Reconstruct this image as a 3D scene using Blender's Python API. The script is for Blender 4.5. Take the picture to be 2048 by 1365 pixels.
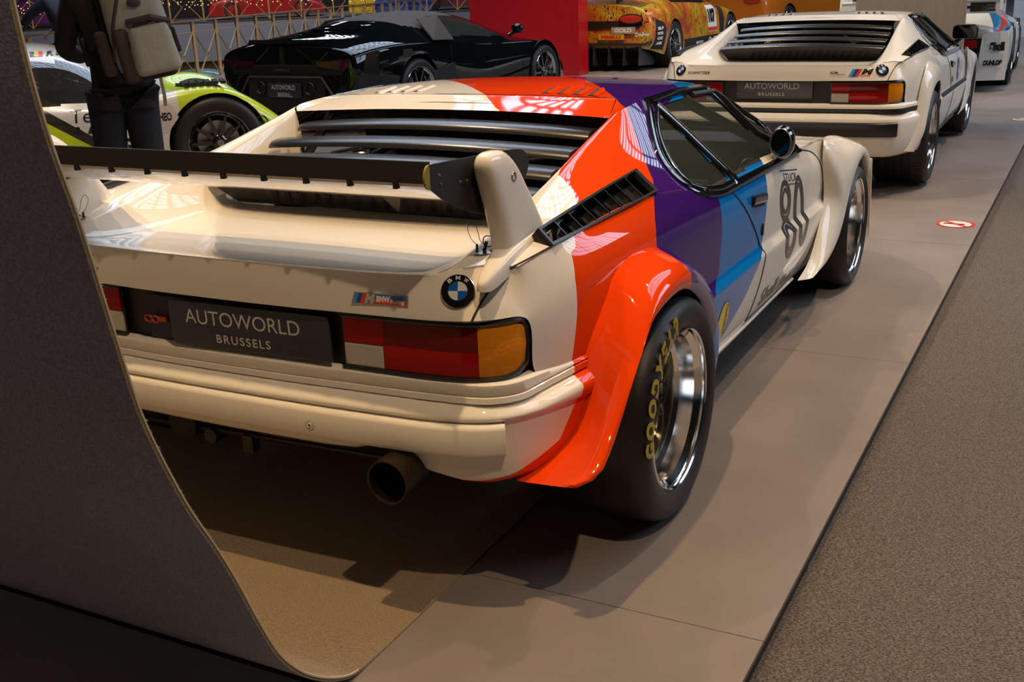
import bpy, bmesh, math, random
import numpy as np
from mathutils import Vector, Matrix
from mathutils.bvhtree import BVHTree
random.seed(4)
D = bpy.data
SC = bpy.context.scene
COL = SC.collection
PI = math.pi
for _o in list(D.objects): D.objects.remove(_o)

# ------------------------------------------------------------------ camera, light, exposure
def look(yaw, pitch, roll):
    fw = Vector((math.sin(yaw)*math.cos(pitch), math.cos(yaw)*math.cos(pitch), -math.sin(pitch)))
    rt = Vector((math.cos(yaw), -math.sin(yaw), 0)); up = rt.cross(fw)
    c, s = math.cos(roll), math.sin(roll)
    r2 = c*rt + s*up; u2 = -s*rt + c*up
    return Matrix((r2, u2, -fw)).transposed()
cd = D.cameras.new('camera'); cam = D.objects.new('camera', cd); COL.objects.link(cam); SC.camera = cam
cam.matrix_world = Matrix.Translation((1.8593, -2.6539, 1.4341)) @ look(math.radians(-27.8016), math.radians(18.1815), math.radians(-2.2517)).to_4x4()
cd.sensor_width = 36; cd.lens = 2193.07/2048*36; cd.clip_end = 200

SC.view_settings.view_transform = 'Standard'; SC.view_settings.look = 'None'
SC.view_settings.gamma = 1; SC.view_settings.use_curve_mapping = False
SC.view_settings.exposure = 0.2
W = D.worlds.new('world'); SC.world = W; W.use_nodes = True
W.node_tree.nodes['Background'].inputs[0].default_value = (0.5, 0.5, 0.5, 1)
W.node_tree.nodes['Background'].inputs[1].default_value = 0.02

def area(name, loc, size, energy, color, target=(0, 0, 0), size_y=None):
    l = D.lights.new(name, 'AREA'); l.energy = energy; l.color = color; l.size = size
    if size_y: l.shape = 'RECTANGLE'; l.size_y = size_y
    o = D.objects.new(name, l); COL.objects.link(o); o.location = loc
    o.rotation_euler = (Vector(target)-Vector(loc)).to_track_quat('-Z', 'Y').to_euler()
    return o
def spot(name, loc, target, energy, color, ang=50, r=0.06, blend=.6):
    l = D.lights.new(name, 'SPOT'); l.energy = energy; l.color = color; l.spot_size = math.radians(ang); l.spot_blend = blend; l.shadow_soft_size = r
    o = D.objects.new(name, l); COL.objects.link(o); o.location = loc
    o.rotation_euler = (Vector(target)-Vector(loc)).to_track_quat('-Z', 'Y').to_euler()
    return o
WARM = (1, .72, .45); COOL = (.72, .84, 1)
# warm gallery spotlights on the cars
for loc, tgt, e in (((3.4, -2.4, 6.2), (0.5, .3, .4), 560), ((2.4, 3.0, 6.2), (.5, 2.2, .3), 480),
                    ((-2.0, .6, 6.4), (-.1, -.2, .6), 420), ((3.4, 6.4, 6.2), (.4, 5.2, .5), 620), ((-2.5, 3.2, 6.2), (0, 4.6, .8), 620), ((1.6, 4.4, 6.0), (1.1, 4.2, 0), 260),
                    ((1.0, 10.5, 6.5), (.6, 12.6, .6), 900), ((-2.4, 11.5, 6.5), (-4.3, 15.5, .6), 1500), ((-4, 7.2, 6.5), (-6.8, 9.5, .7), 500), ((-3.4, 1.6, 6.2), (-4.6, 4.2, .8), 620), ((-9, 8, 7), (-11, 14, 1), 900)):
    spot('spot_or_fill', loc, tgt, e*.88, WARM, 62)
spot('spot_or_fill', (-21, 24, 8), (-26, 31, .8), 2600, (1, .8, .62), 100); spot('spot_or_fill', (-19, 19, 6), (-17, 22, -1.2), 1200, (1, .8, .62), 90)  # the spot at the far gallery is added to brighten its cars
spot('spot_or_fill', (-.4, 7.2, 5.2), (-.15, 10, 1.6), 420, (1, .84, .66), 60); spot('spot_or_fill', (-2.2, -6.5, 5.6), (-.4, -1.5, 1.7), 105, (1, .90, .90), 42); spot('spot_or_fill', (.7, -1.25, 6.0), (.15, -.9, 0), 640, (1, .66, .34), 62)  # first brightens the wood panel, second fills the curtain's back; both are added

# ------------------------------------------------------------------ helpers
MATS = {}
def mat(name, col, rough=.5, metal=0, coat=0, trans=0, emit=0, spec=.5, alpha=1, ior=1.5, bump=0, bscale=40, noise=0, nscale=8, crough=.04):
    if name in MATS: return MATS[name]
    m = D.materials.new(name); m.use_nodes = True; nt = m.node_tree; b = nt.nodes['Principled BSDF']
    I = b.inputs
    I['Base Color'].default_value = (*col, 1); I['Roughness'].default_value = rough; I['Metallic'].default_value = metal
    I['Coat Weight'].default_value = coat; I['Coat Roughness'].default_value = crough; I['Transmission Weight'].default_value = trans
    I['Specular IOR Level'].default_value = spec; I['IOR'].default_value = ior; I['Alpha'].default_value = alpha
    if emit: I['Emission Color'].default_value = (*col, 1); I['Emission Strength'].default_value = emit
    tc = None
    if bump or noise:
        tc = nt.nodes.new('ShaderNodeTexCoord')
    if bump:
        n = nt.nodes.new('ShaderNodeTexNoise'); n.inputs['Scale'].default_value = bscale; n.inputs['Detail'].default_value = 4
        bp = nt.nodes.new('ShaderNodeBump'); bp.inputs['Strength'].default_value = bump; bp.inputs['Distance'].default_value = .01
        nt.links.new(tc.outputs['Object'], n.inputs['Vector']); nt.links.new(n.outputs['Fac'], bp.inputs['Height']); nt.links.new(bp.outputs[0], I['Normal'])
    if noise:
        n = nt.nodes.new('ShaderNodeTexNoise'); n.inputs['Scale'].default_value = nscale; n.inputs['Detail'].default_value = 5
        mx = nt.nodes.new('ShaderNodeMix'); mx.data_type = 'RGBA'
        mx.inputs['A'].default_value = (*[c*(1-noise) for c in col], 1); mx.inputs['B'].default_value = (*[min(1, c*(1+noise)) for c in col], 1)
        nt.links.new(tc.outputs['Object'], n.inputs['Vector']); nt.links.new(n.outputs['Fac'], mx.inputs['Factor']); nt.links.new(mx.outputs['Result'], I['Base Color'])
    MATS[name] = m
    return m
def empty(name, label, cat, loc=(0, 0, 0), group=None, rz=0):
    o = D.objects.new(name, None); COL.objects.link(o); o.location = loc; o.rotation_euler = (0, 0, rz); o.empty_display_size = .1
    tag(o, label, cat, group); return o
def tag(o, label=None, cat=None, group=None, kind=None):
    if label: o['label'] = label
    if cat: o['category'] = cat
    if group: o['group'] = group
    if kind: o['kind'] = kind
    return o
def ob(name, V, F, m, parent=None, smooth=True, label=None, ang=None, mats=None, fm=None):
    me = D.meshes.new(name); me.from_pydata([tuple(v) for v in V], [], [tuple(f) for f in F])
    if mats:
        for x in mats: me.materials.append(x)
        me.polygons.foreach_set('material_index', fm)
    else: me.materials.append(m)
    if smooth: me.polygons.foreach_set('use_smooth', [True]*len(me.polygons))
    me.update()
    if ang is not None: me.set_sharp_from_angle(angle=math.radians(ang))
    o = D.objects.new(name, me); COL.objects.link(o)
    if parent: o.parent = parent
    if label: o['label'] = label
    return o
class MB:
    """collects simple shapes into one mesh"""
    def __init__(s): s.V = []; s.F = []
    def add(s, V, F):
        n = len(s.V); s.V += [tuple(v) for v in V]; s.F += [tuple(i+n for i in f) for f in F]; return s
    def box(s, c, d, R=None):
        x, y, z = [k/2 for k in d]
        P = [Vector((a*x, b*y, e*z)) for a in (-1, 1) for b in (-1, 1) for e in (-1, 1)]
        if R is not None: P = [R @ p for p in P]
        P = [p+Vector(c) for p in P]
        return s.add(P, [(0, 1, 3, 2), (4, 6, 7, 5), (0, 4, 5, 1), (2, 3, 7, 6), (0, 2, 6, 4), (1, 5, 7, 3)])
    def prism(s, poly, d):
        """poly: list of 3D points, d: extrusion vector"""
        n = len(poly); P = [Vector(p) for p in poly]; Q = [p+Vector(d) for p in P]
        return s.add(P+Q, [tuple(range(n))[::-1], tuple(range(n, 2*n))]+[(i, (i+1) % n, n+(i+1) % n, n+i) for i in range(n)])
    def tube(s, pts, r, n=8, closed=False, flat=None):
        P = [Vector(p) for p in pts]; m = len(P); rings = []; up = Vector((0, 0, 1)); prev = None
        for i, p in enumerate(P):
            if closed: t = P[(i+1) % m]-P[i-1]
            else: t = P[min(i+1, m-1)]-P[max(i-1, 0)]
            t.normalize()
            if prev is None:
                a = t.cross(up) if abs(t.z) < .9 else t.cross(Vector((0, 1, 0)))
            else: a = prev-t*prev.dot(t)
            a.normalize(); prev = a; b = t.cross(a)
            rr = r[i] if isinstance(r, (list, tuple)) else r
            rings.append([p+a*rr*math.cos(2*PI*k/n)+b*rr*math.sin(2*PI*k/n) for k in range(n)])
        V = [v for g in rings for v in g]; F = []
        for i in range(m if closed else m-1):
            j = (i+1) % m
            F += [(i*n+k, i*n+(k+1) % n, j*n+(k+1) % n, j*n+k) for k in range(n)]
        if not closed: F += [tuple(range(n))[::-1], tuple(range((m-1)*n, m*n))]
        return s.add(V, F)
    def lathe(s, prof, seg=48, c=(0, 0, 0), axis='x', a0=0, a1=2*PI):
        full = abs(a1-a0-2*PI) < 1e-6; m = seg if full else seg+1; V = []
        for (x, r) in prof:
            for k in range(m):
                a = a0+(a1-a0)*k/seg; u, w = r*math.cos(a), r*math.sin(a)
                V.append({'x': (c[0]+x, c[1]+u, c[2]+w), 'y': (c[0]+u, c[1]+x, c[2]+w), 'z': (c[0]+u, c[1]+w, c[2]+x)}[axis])
        F = []
        for i in range(len(prof)-1):
            for k in range(seg):
                k2 = (k+1) % m
                F.append((i*m+k, i*m+k2, (i+1)*m+k2, (i+1)*m+k))
        return s.add(V, F)
    def sphere(s, c, r, sc=(1, 1, 1), n=12):
        V = []; F = []
        for i in range(n+1):
            for k in range(2*n):
                a = PI*i/n; b = PI*k/n
                V.append((c[0]+r*sc[0]*math.sin(a)*math.cos(b), c[1]+r*sc[1]*math.sin(a)*math.sin(b), c[2]+r*sc[2]*math.cos(a)))
        for i in range(n):
            for k in range(2*n):
                F.append((i*2*n+k, (i+1)*2*n+k, (i+1)*2*n+(k+1) % (2*n), i*2*n+(k+1) % (2*n)))
        return s.add(V, F)
    def ob(s, name, m, parent=None, smooth=True, label=None, ang=35): return ob(name, s.V, s.F, m, parent, smooth, label, ang)

class Net:
    """control cage that is grown into a smooth skin by Catmull-Clark subdivision"""
    def __init__(s): s.V = []; s.I = {}; s.F = []; s.E = {}
    def v(s, p):
        k = (round(p[0], 3), round(p[1], 3), round(p[2], 3))
        if k not in s.I: s.I[k] = len(s.V); s.V.append(tuple(p))
        return s.I[k]
    def grid(s, rows, skip=()):
        R = [[s.v(p) for p in r] for r in rows]
        for i in range(len(R)-1):
            for j in range(len(R[0])-1):
                if (i, j) in skip: continue
                f = [R[i][j], R[i][j+1], R[i+1][j+1], R[i+1][j]]
                g = []
                for q in f:
                    if q not in g: g.append(q)
                if len(g) > 2: s.F.append(tuple(g))
        return R
    def crease(s, pts, w=1.0):
        I = [s.v(p) for p in pts]
        for a, b in zip(I, I[1:]): s.E[(min(a, b), max(a, b))] = w
    def grow(s, lv=3, mirror=True):
        V = list(s.V); F = list(s.F); E = dict(s.E)
        if mirror:
            mp = []
            for (x, y, z) in s.V:
                if abs(x) < 1e-4: mp.append(s.v((x, y, z)))
                else: mp.append(len(V)); V.append((-x, y, z))
            F += [tuple(mp[i] for i in f[::-1]) for f in s.F]
            for (a, b), w in s.E.items():
                a, b = mp[a], mp[b]; E[(min(a, b), max(a, b))] = w
        me = D.meshes.new('t'); me.from_pydata(V, [], F); me.update()
        at = me.attributes.new('crease_edge', 'FLOAT', 'EDGE')
        vals = [E.get((min(e.vertices), max(e.vertices)), 0.0) for e in me.edges]
        at.data.foreach_set('value', vals)
        o = D.objects.new('t', me); COL.objects.link(o)
        md = o.modifiers.new('s', 'SUBSURF'); md.levels = lv; md.render_levels = lv
        dg = bpy.context.evaluated_depsgraph_get(); ev = o.evaluated_get(dg); m2 = D.meshes.new_from_object(ev)
        n = len(m2.vertices); co = np.empty(n*3); m2.vertices.foreach_get('co', co); co = co.reshape(-1, 3)
        no = np.empty(n*3); m2.vertex_normals.foreach_get('vector', no); no = no.reshape(-1, 3)
        fs = np.empty(len(m2.loops), int); m2.loops.foreach_get('vertex_index', fs); fs = fs.reshape(-1, 4)
        D.objects.remove(o); D.meshes.remove(me); D.meshes.remove(m2)
        return co, fs, no
def skin(name, co, fs, no, mask, m, parent, attrs=None, label=None):
    """one part out of a grown skin: the faces in mask, keeping the shared smooth normals"""
    f = fs[mask]; used = np.unique(f); mp = -np.ones(len(co), int); mp[used] = np.arange(len(used))
    o = ob(name, co[used].tolist(), mp[f].tolist(), m, parent, True, label)
    if attrs:
        for k, fn in attrs.items():
            a = o.data.attributes.new(k, 'FLOAT', 'POINT'); a.data.foreach_set('value', fn(co[used]).astype(float))
    if no is not None:
        o.data.normals_split_custom_set_from_vertices([tuple(x) for x in no[used]])
    return o
def inpoly(P, poly):
    x, y = P[:, 0], P[:, 1]; r = np.zeros(len(P), bool); n = len(poly)
    for i in range(n):
        x1, y1 = poly[i]; x2, y2 = poly[(i+1) % n]
        c = ((y1 > y) != (y2 > y)) & (x < (x2-x1)*(y-y1)/((y2-y1) if y2 != y1 else 1e-9)+x1)
        r ^= c
    return r
def spline(pts, n=8, closed=False):
    """Catmull-Rom through points of any dimension"""
    P = [np.array(p, float) for p in pts]; m = len(P); out = []
    for i in range(m if closed else m-1):
        if closed: a, b, c, d = P[i-1], P[i], P[(i+1) % m], P[(i+2) % m]
        else: a, b, c, d = P[max(i-1, 0)], P[i], P[i+1], P[min(i+2, m-1)]
        for k in range(n):
            t = k/n
            out.append(.5*((2*b)+(c-a)*t+(2*a-5*b+4*c-d)*t*t+(3*b-a-3*c+d)*t**3))
    if not closed: out.append(P[-1])
    return [tuple(float(x) for x in o) for o in out]
def resample(pts, step):
    P = [np.array(p, float) for p in pts]; out = [P[0]]
    for a, b in zip(P, P[1:]):
        n = max(1, int(np.linalg.norm(b-a)/step+.5)); out += [a+(b-a)*k/n for k in range(1, n+1)]
    return [tuple(float(x) for x in o) for o in out]
class Cast:
    """lays 2D drawings on a skin: side = (y,z) seen along -x, rear = (x,z) along +y, top = (x,y) along -z"""
    def __init__(s, co, fs, mode, sx=1):
        s.t = BVHTree.FromPolygons([tuple(c) for c in co], [tuple(f) for f in fs]); s.mode = mode; s.sx = sx
    def __call__(s, p, lift=0):
        if s.mode == 'side': o, d = Vector((3*s.sx, p[0], p[1])), Vector((-s.sx, 0, 0))
        elif s.mode == 'rear': o, d = Vector((p[0], -6, p[1])), Vector((0, 1, 0))
        else: o, d = Vector((p[0], p[1], 4)), Vector((0, 0, -1))
        h, n, i, ds = s.t.ray_cast(o, d)
        if h is None:
            h, n, i, ds = s.t.find_nearest(o+d*2.1)
        if n.dot(d) > 0: n = -n
        return h+n*lift, n
def strip(cast, path, w, th, lift=0, closed=False):
    """flat moulding of width w and thickness th along a 2D path on the skin"""
    P = resample(path+([path[0]] if closed else []), .02); c = [cast(p) for p in P]; m = len(c); mb = MB(); V = []
    for i in range(m):
        a = c[max(i-1, 0)][0]; b = c[min(i+1, m-1)][0]
        if closed and (i == 0 or i == m-1): a, b = c[m-2][0], c[1][0]
        t = (b-a).normalized(); n = c[i][1]; s = t.cross(n).normalized(); h = c[i][0]
        ww = w(i/(m-1)) if callable(w) else w
        V += [h-s*ww/2+n*(lift-.004), h-s*ww/2+n*(lift+th*.75), h-s*ww/2*.7+n*(lift+th), h+s*ww/2*.7+n*(lift+th), h+s*ww/2+n*(lift+th*.75), h+s*ww/2+n*(lift-.004)]
    F = [(i*6+k, i*6+k+1, (i+1)*6+k+1, (i+1)*6+k) for i in range(m-1) for k in range(5)]
    if not closed: F += [(0, 5, 4, 3, 2, 1), tuple((m-1)*6+k for k in range(6))]
    return mb.add(V, F)
_fc = {}
def textmesh(s, size=1, bold=0, shear=0, spacing=1, width=1):
    """lettering as flat triangles, centred on its left baseline"""
    k = (s, size, bold, shear, spacing, width)
    if k in _fc: return _fc[k]
    c = D.curves.new('f', 'FONT'); c.body = s; c.size = size; c.offset = bold; c.shear = shear; c.space_character = spacing; c.resolution_u = 4
    o = D.objects.new('f', c); COL.objects.link(o)
    dg = bpy.context.evaluated_depsgraph_get(); me = D.meshes.new_from_object(o.evaluated_get(dg))
    V = [(v.co.x*width, v.co.y) for v in me.vertices]; F = [tuple(p.vertices) for p in me.polygons]
    D.objects.remove(o); D.curves.remove(c); D.meshes.remove(me)
    _fc[k] = (V, F); return V, F
def fit(V, x0, y0, x1, y1):
    xs = [v[0] for v in V]; ys = [v[1] for v in V]; a, b, c, d = min(xs), max(xs), min(ys), max(ys)
    return [(x0+(v[0]-a)/(b-a)*(x1-x0), y0+(v[1]-c)/(d-c)*(y1-y0)) for v in V]
def decal(name, V, F, f3, m, parent, step=.03, label=None):
    """flat print: 2D mesh refined and laid through f3(p) -> 3D"""
    bm = bmesh.new(); vs = [bm.verts.new((x, y, 0)) for x, y in V]
    for f in F:
        try: bm.faces.new([vs[i] for i in f])
        except ValueError: pass
    bmesh.ops.triangulate(bm, faces=bm.faces)
    for _ in range(6):
        es = [e for e in bm.edges if e.calc_length() > step]
        if not es: break
        bmesh.ops.subdivide_edges(bm, edges=es, cuts=1)
        bmesh.ops.triangulate(bm, faces=bm.faces)
    for v in bm.verts: v.co = f3((v.co.x, v.co.y))
    me = D.meshes.new(name); bm.to_mesh(me); bm.free(); me.materials.append(m)
    me.polygons.foreach_set('use_smooth', [True]*len(me.polygons))
    o = D.objects.new(name, me); COL.objects.link(o)
    if parent: o.parent = parent
    if label: o['label'] = label
    return o
def ring2(c, rx, ry, t, n=48, a0=0, a1=2*PI):
    """flat elliptical band, as V,F"""
    V = []; full = abs(a1-a0-2*PI) < 1e-6; m = n if full else n+1
    for k in range(m):
        a = a0+(a1-a0)*k/n; V += [(c[0]+rx*math.cos(a), c[1]+ry*math.sin(a)), (c[0]+(rx-t)*math.cos(a), c[1]+(ry-t)*math.sin(a))]
    F = [(2*k, 2*((k+1) % m), 2*((k+1) % m)+1, 2*k+1) for k in range(n)]
    return V, F
def disc2(c, r, n=40, a0=0, a1=2*PI, ry=None):
    ry = ry or r; V = [c]+[(c[0]+r*math.cos(a0+(a1-a0)*k/n), c[1]+ry*math.sin(a0+(a1-a0)*k/n)) for k in range(n+1)]
    return V, [(0, k+1, k+2) for k in range(n)]
def join2(*L):
    V = []; F = []
    for v, f in L: n = len(V); V += v; F += [tuple(i+n for i in g) for g in f]
    return V, F
def plane3(o, u, v, lift=0):
    o, u, v = Vector(o), Vector(u), Vector(v); n = u.cross(v).normalized()
    return lambda p: o+u*p[0]+v*p[1]+n*lift
def rbox2(x0, y0, x1, y1, r, n=5):
    P = []
    for cx, cy, a in ((x1-r, y1-r, 0), (x0+r, y1-r, PI/2), (x0+r, y0+r, PI), (x1-r, y0+r, 1.5*PI)):
        P += [(cx+r*math.cos(a+PI/2*k/n), cy+r*math.sin(a+PI/2*k/n)) for k in range(n+1)]
    return P, [tuple(range(len(P)))]

# ------------------------------------------------------------------ materials
BLACK = mat('satin_black', (.012, .012, .013), .32, spec=.6)
GLOSSB = mat('gloss_black', (.006, .006, .007), .12, coat=1)
MATTB = mat('matt_black', (.01, .0095, .009), .7)
RUB = mat('tyre_rubber', (.014, .012, .011), .48, bump=.05, bscale=120)
CHROME = mat('polished_alloy', (.86, .85, .83), .12, 1)
STEEL = mat('dull_steel', (.42, .40, .37), .35, 1)
DARKM = mat('dark_metal', (.06, .055, .05), .4, 1)
GOLDM = mat('gold_metal', (.62, .50, .30), .32, 1)
GLASS = mat('tinted_glass', (.10, .12, .10), .02, trans=.0, alpha=.34, coat=1, spec=1)
PRINTB = mat('black_print', (.012, .010, .010), .35, coat=.4)
PRINTW = mat('white_print', (.80, .78, .74), .4, coat=.3)
PRINTY = mat('yellow_print', (.85, .62, .01), .4, coat=.3)
PRINTR = mat('red_print', (.75, .04, .02), .35, coat=.4)
PRINTU = mat('blue_print', (.01, .12, .45), .3, coat=.6)
TYREY = mat('tyre_letter_yellow', (.42, .30, .02), .6)
WHITEP = mat('white_paint', (.80, .76, .68), .4, coat=1, spec=0)
RECESS = mat('recess_black', (.020, .014, .012), .5)
PLATE = mat('navy_plate', (.022, .026, .045), .4, coat=.2)
REDL = mat('red_lens', (.36, .004, .003), .3, coat=.5, spec=0)
REDL2 = mat('dark_red_lens', (.17, .006, .004), .3, coat=.5, spec=0)
AMBL = mat('amber_lens', (.72, .25, .01), .3, coat=.6, spec=0, bump=.25, bscale=160)
WHL = mat('clear_lens', (.52, .49, .43), .22, coat=1)
# ------------------------------------------------------------------ the mid-engined coupe (built twice: race livery, plain white)
BELT = [(-.60, .735, .800), (-.535, .765, .826), (-.42, .800, .852), (-.30, .812, .862), (-.20, .818, .867), (0, .823, .870), (.20, .828, .862), (.40, .845, .832), (.60, .862, .802), (.90, .868, .790), (1.30, .870, .780), (1.72, .868, .762), (2.05, .850, .742)]
def pl_(tab, y, k):
    ys = [t[0] for t in tab]; return float(np.interp(y, ys, [t[k] for t in tab]))
def livery_dist(co):
    x, y, z = co[:, 0], co[:, 1], co[:, 2]
    xa = np.abs(x)
    wr = np.interp(x, [-1, -.5, -.13, .17, .45, .59, .62, .70, .74, .80, .84, .9], [1.85, 1.25, .85, .5, .23, .09, .0, -.08, -.15, -.31, -.375, -.38])
    side = x > .76
    wrs = np.interp(z, [.325, .337, .35, .37, .41, .48, .545, .676, .766, .86], [-.72, -.66, -.62, -.55, -.475, -.44, -.415, -.395, -.387, -.36])
    wr = np.where(side & (z < .83), wrs, wr); wr = np.where((x > .5) & (z < .56), wrs, wr); wr = np.where((x <= .5) & (z < .9), 9, wr)
    rp = np.interp(x, [-1, -.16, .195, .42, .60, .733, .786, .82, .86, .89], [2.4, 1.53, 1.14, .81, .54, .354, .28, .19, .09, .03])
    rp = np.where((x < .5) & (z < .9), 9, rp)
    pb = np.interp(x, [-1, .15, .404, .60, .66], [2.6, 1.75, 1.38, 1.05, .62])
    pb = np.where(x > .66, np.interp(z, [.30, .42, .47, .51, .54, .80], [.33, .375, .43, .50, .575, .62]), pb)
    bw = np.where(x > .66, np.interp(z, [.282, .314, .388, .497, .51, .54, .77, .80], [.507, .674, .855, 1.02, 1.07, 1.10, 1.17, 1.20]), np.interp(x, [-1, .3, .6], [3.2, 2.3, 1.9]))
    bw = np.where((x <= .66) & (z > .9), 9, bw)
    lf = (x < -.60) & (z < 1.0)
    return tuple(np.where(lf, -1, q) for q in (y-wr, y-rp, y-pb, y-bw))
def livery_mat():
    m = D.materials.new('striped_race_paint'); m.use_nodes = True; nt = m.node_tree; b = nt.nodes['Principled BSDF']
    b.inputs['Roughness'].default_value = .4; b.inputs['Specular IOR Level'].default_value = 0; b.inputs['Coat Weight'].default_value = 1; b.inputs['Coat Roughness'].default_value = .03
    cols = [(.80, .76, .68), (.80, .058, .004), (.045, .010, .15), (.002, .18, .56), (.80, .76, .68)]
    prev = None
    for i in range(4):
        a = nt.nodes.new('ShaderNodeAttribute'); a.attribute_name = 'd%d' % i
        g = nt.nodes.new('ShaderNodeMath'); g.operation = 'GREATER_THAN'; g.inputs[1].default_value = 0
        x = nt.nodes.new('ShaderNodeMix'); x.data_type = 'RGBA'
        nt.links.new(a.outputs['Fac'], g.inputs[0]); nt.links.new(g.outputs[0], x.inputs['Factor'])
        if prev: nt.links.new(prev, x.inputs['A'])
        else: x.inputs['A'].default_value = (*cols[0], 1)
        x.inputs['B'].default_value = (*cols[i+1], 1); prev = x.outputs['Result']
    nt.links.new(prev, b.inputs['Base Color'])
    return m
LIV = livery_mat()
LATT = {'d%d' % i: (lambda c, i=i: livery_dist(c)[i]) for i in range(4)}

def m1_shell():
    """half cage of the body above the trim line and the sides"""
    N = Net()
    ys = [-.30, -.10, .12, .38, .64, 1.1, 1.7, 2.05, 2.35, 2.75, 3.05]
    def belt(y): return (pl_(BELT, y, 1), y, pl_(BELT, y, 2))
    front = {2.35: (.835, .715), 2.75: (.80, .665), 3.05: (.76, .60)}
    def col(y):
        if y in front:
            bx, bz = front[y]
            return [(.80, y, .17), (.87, y, .24), (.90 if y < 3 else .86, y, .46), (.882 if y < 3 else .85, y, .485), (.88 if y < 3 else .84, y, .55), (bx+.03, y, bz-.03), (bx, y, bz)]
        bx, _, bz = belt(y)
        t = np.interp(y, [-.4, .4, 2.1], [.014, 0, -.028])
        fat = np.interp(y, [-.30, 0, .4, .8], [-.030, -.004, 0, 0])
        r5 = (np.interp(y, [-.3, .1, .5], [.866, .882, .889])-max(0, y-1.6)*.02, y, bz-.055-(.012 if y < .3 else 0))
        return [(.82, y, .205-.02*(y > 2)), (.885, y, .255-.02*(y > 2)), (.916+fat, y, .500+t), (.893+fat, y, .535+t), (.898+fat, y, .655), r5, (bx, y, bz)]
    cols = [col(y) for y in ys]
    # rear corner and tail above the lamp recess
    tail = {  # s: bottom of upper panel / quarter rows from trim up
        's4': [(.845, -.585, .565), (.833, -.600, .575), (.840, -.600, .655), (.835, -.600, .745), (.795, -.60, .832)],
    }
    s5 = [c for c in cols[0]]
    side_rows = [[c[i] for c in cols] for i in range(7)]
    N.grid(side_rows)
    N.crease(side_rows[2][:9], .8); N.crease(side_rows[3][:9], .8); N.crease(side_rows[6], .45)
    # quarter behind the flare up to the lamp end: rows trim(3), mid(4), upper(5), belt(6)
    q = [s5[3], s5[4], s5[5], s5[6]]
    a = [(.836, -.42, .552), (.842, -.42, .655), (.838, -.42, .760), belt(-.42)]
    b = [(.786, -.53, .548), (.792, -.53, .64), (.792, -.53, .720), belt(-.535)]
    N.grid([q, a, b])
    P = [[(.792, -.53, .720), (.786, -.528, .782), belt(-.535)],
         [(.757, -.600, .720), (.742, -.585, .775), (.712, -.560, .832)],
         [(.70, -.643, .720), (.685, -.622, .772), (.655, -.590, .826)],
         [(.60, -.666, .719), (.598, -.650, .770), (.588, -.635, .815)],
         [(.45, -.676, .719), (.45, -.668, .770), (.45, -.658, .815)],
         [(.22, -.685, .718), (.22, -.684, .770), (.23, -.676, .817)],
         [(0, -.688, .718), (0, -.688, .770), (0, -.680, .818)]]
    N.grid(P[1:]); N.grid([[b[2], b[3]], [P[1][1], P[1][2]]]); N.grid([[b[2], b[2]], [P[1][0], P[1][1]]])
    N.crease([p[0] for p in P], .9); N.crease([p[2] for p in P[2:]], .55)
    K = [[belt(-.535), (.712, -.560, .832), (.655, -.590, .826), (.622, -.605, .817)],
         [belt(-.42), (.752, -.43, .860), (.690, -.45, .852), (.614, -.47, .838)],
         [belt(-.30), (.758, -.31, .882), (.675, -.32, .875), (.609, -.33, .858)],
         [belt(-.10), (.748, -.13, .900), (.652, -.16, .910), (.604, -.18, .890)],
         [belt(.12), (.738, .08, .914), (.634, .04, .952), (.596, .02, .930)],
         [belt(.38), (.740, .30, .915), (.622, .24, 1.005), (.590, .22, .982)],
         [(.846, .46, .826), (.742, .46, .915), (.612, .46, 1.052), (.586, .44, 1.032)],
         [belt(.64), (.737, .66, .915), (.600, .70, 1.062), (.520, .66, 1.066)]]
    N.grid(K)
    N.crease([k[3] for k in K[:7]], .7)
    N.grid([[(.588, -.635, .815), (.655, -.590, .826)], [(.588, -.635, .815), (.622, -.605, .817)]])
    W = [[(.622, -.605, .817), (.575, -.600, .805), (.50, -.600, .797), (.25, -.620, .800), (0, -.625, .801)],
         [(.614, -.47, .838), (.550, -.46, .790), (.48, -.46, .783), (.25, -.47, .787), (0, -.47, .789)],
         [(.609, -.33, .858), (.547, -.32, .790), (.48, -.32, .784), (.25, -.32, .788), (0, -.32, .790)],
         [(.604, -.18, .890), (.543, -.18, .792), (.48, -.18, .787), (.25, -.18, .791), (0, -.18, .793)],
         [(.596, .02, .930), (.538, .02, .796), (.48, .02, .791), (.25, .02, .794), (0, .02, .796)]]
    N.grid(W)
    N.grid([[(.622, -.605, .817), (.588, -.635, .815)], [(.575, -.600, .805), (.575, -.600, .805)]])
    N.grid([[(.588, -.635, .815), (.45, -.658, .815), (.23, -.676, .817), (0, -.680, .818)], [(.575, -.600, .805), (.50, -.600, .797), (.25, -.620, .800), (0, -.625, .801)]])
    N.grid([[(.596, .02, .930), (.538, .02, .796)], [(.590, .22, .982), (.535, .22, .790)], [(.586, .44, 1.032), (.533, .44, .80)]])
    # greenhouse side, belt to rail, forward of the pillar
    G = [[belt(.64), (.737, .66, .915), (.600, .70, 1.062)],
         [belt(1.1), (.745, 1.03, .915), (.597, .98, 1.065)],
         [(.868, 1.50, .772), (.76, 1.38, .90), (.596, 1.30, 1.048)],
         [belt(1.7), (.775, 1.58, .87), (.640, 1.44, .995)]]
    G[2][0] = (.869, 1.40, .777)
    N.grid([G[0], G[1]])
    N.grid([[belt(1.1), (.745, 1.03, .915), (.597, .98, 1.065)], [belt(1.7), (.765, 1.46, .89), (.596, 1.32, 1.047)]])
    # roof
    R = [[(.586, .44, 1.032), (.520, .66, 1.066), (.600, .70, 1.062)]]
    rail = [(.600, .70, 1.062), (.597, .98, 1.065), (.596, 1.32, 1.047)]
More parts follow.
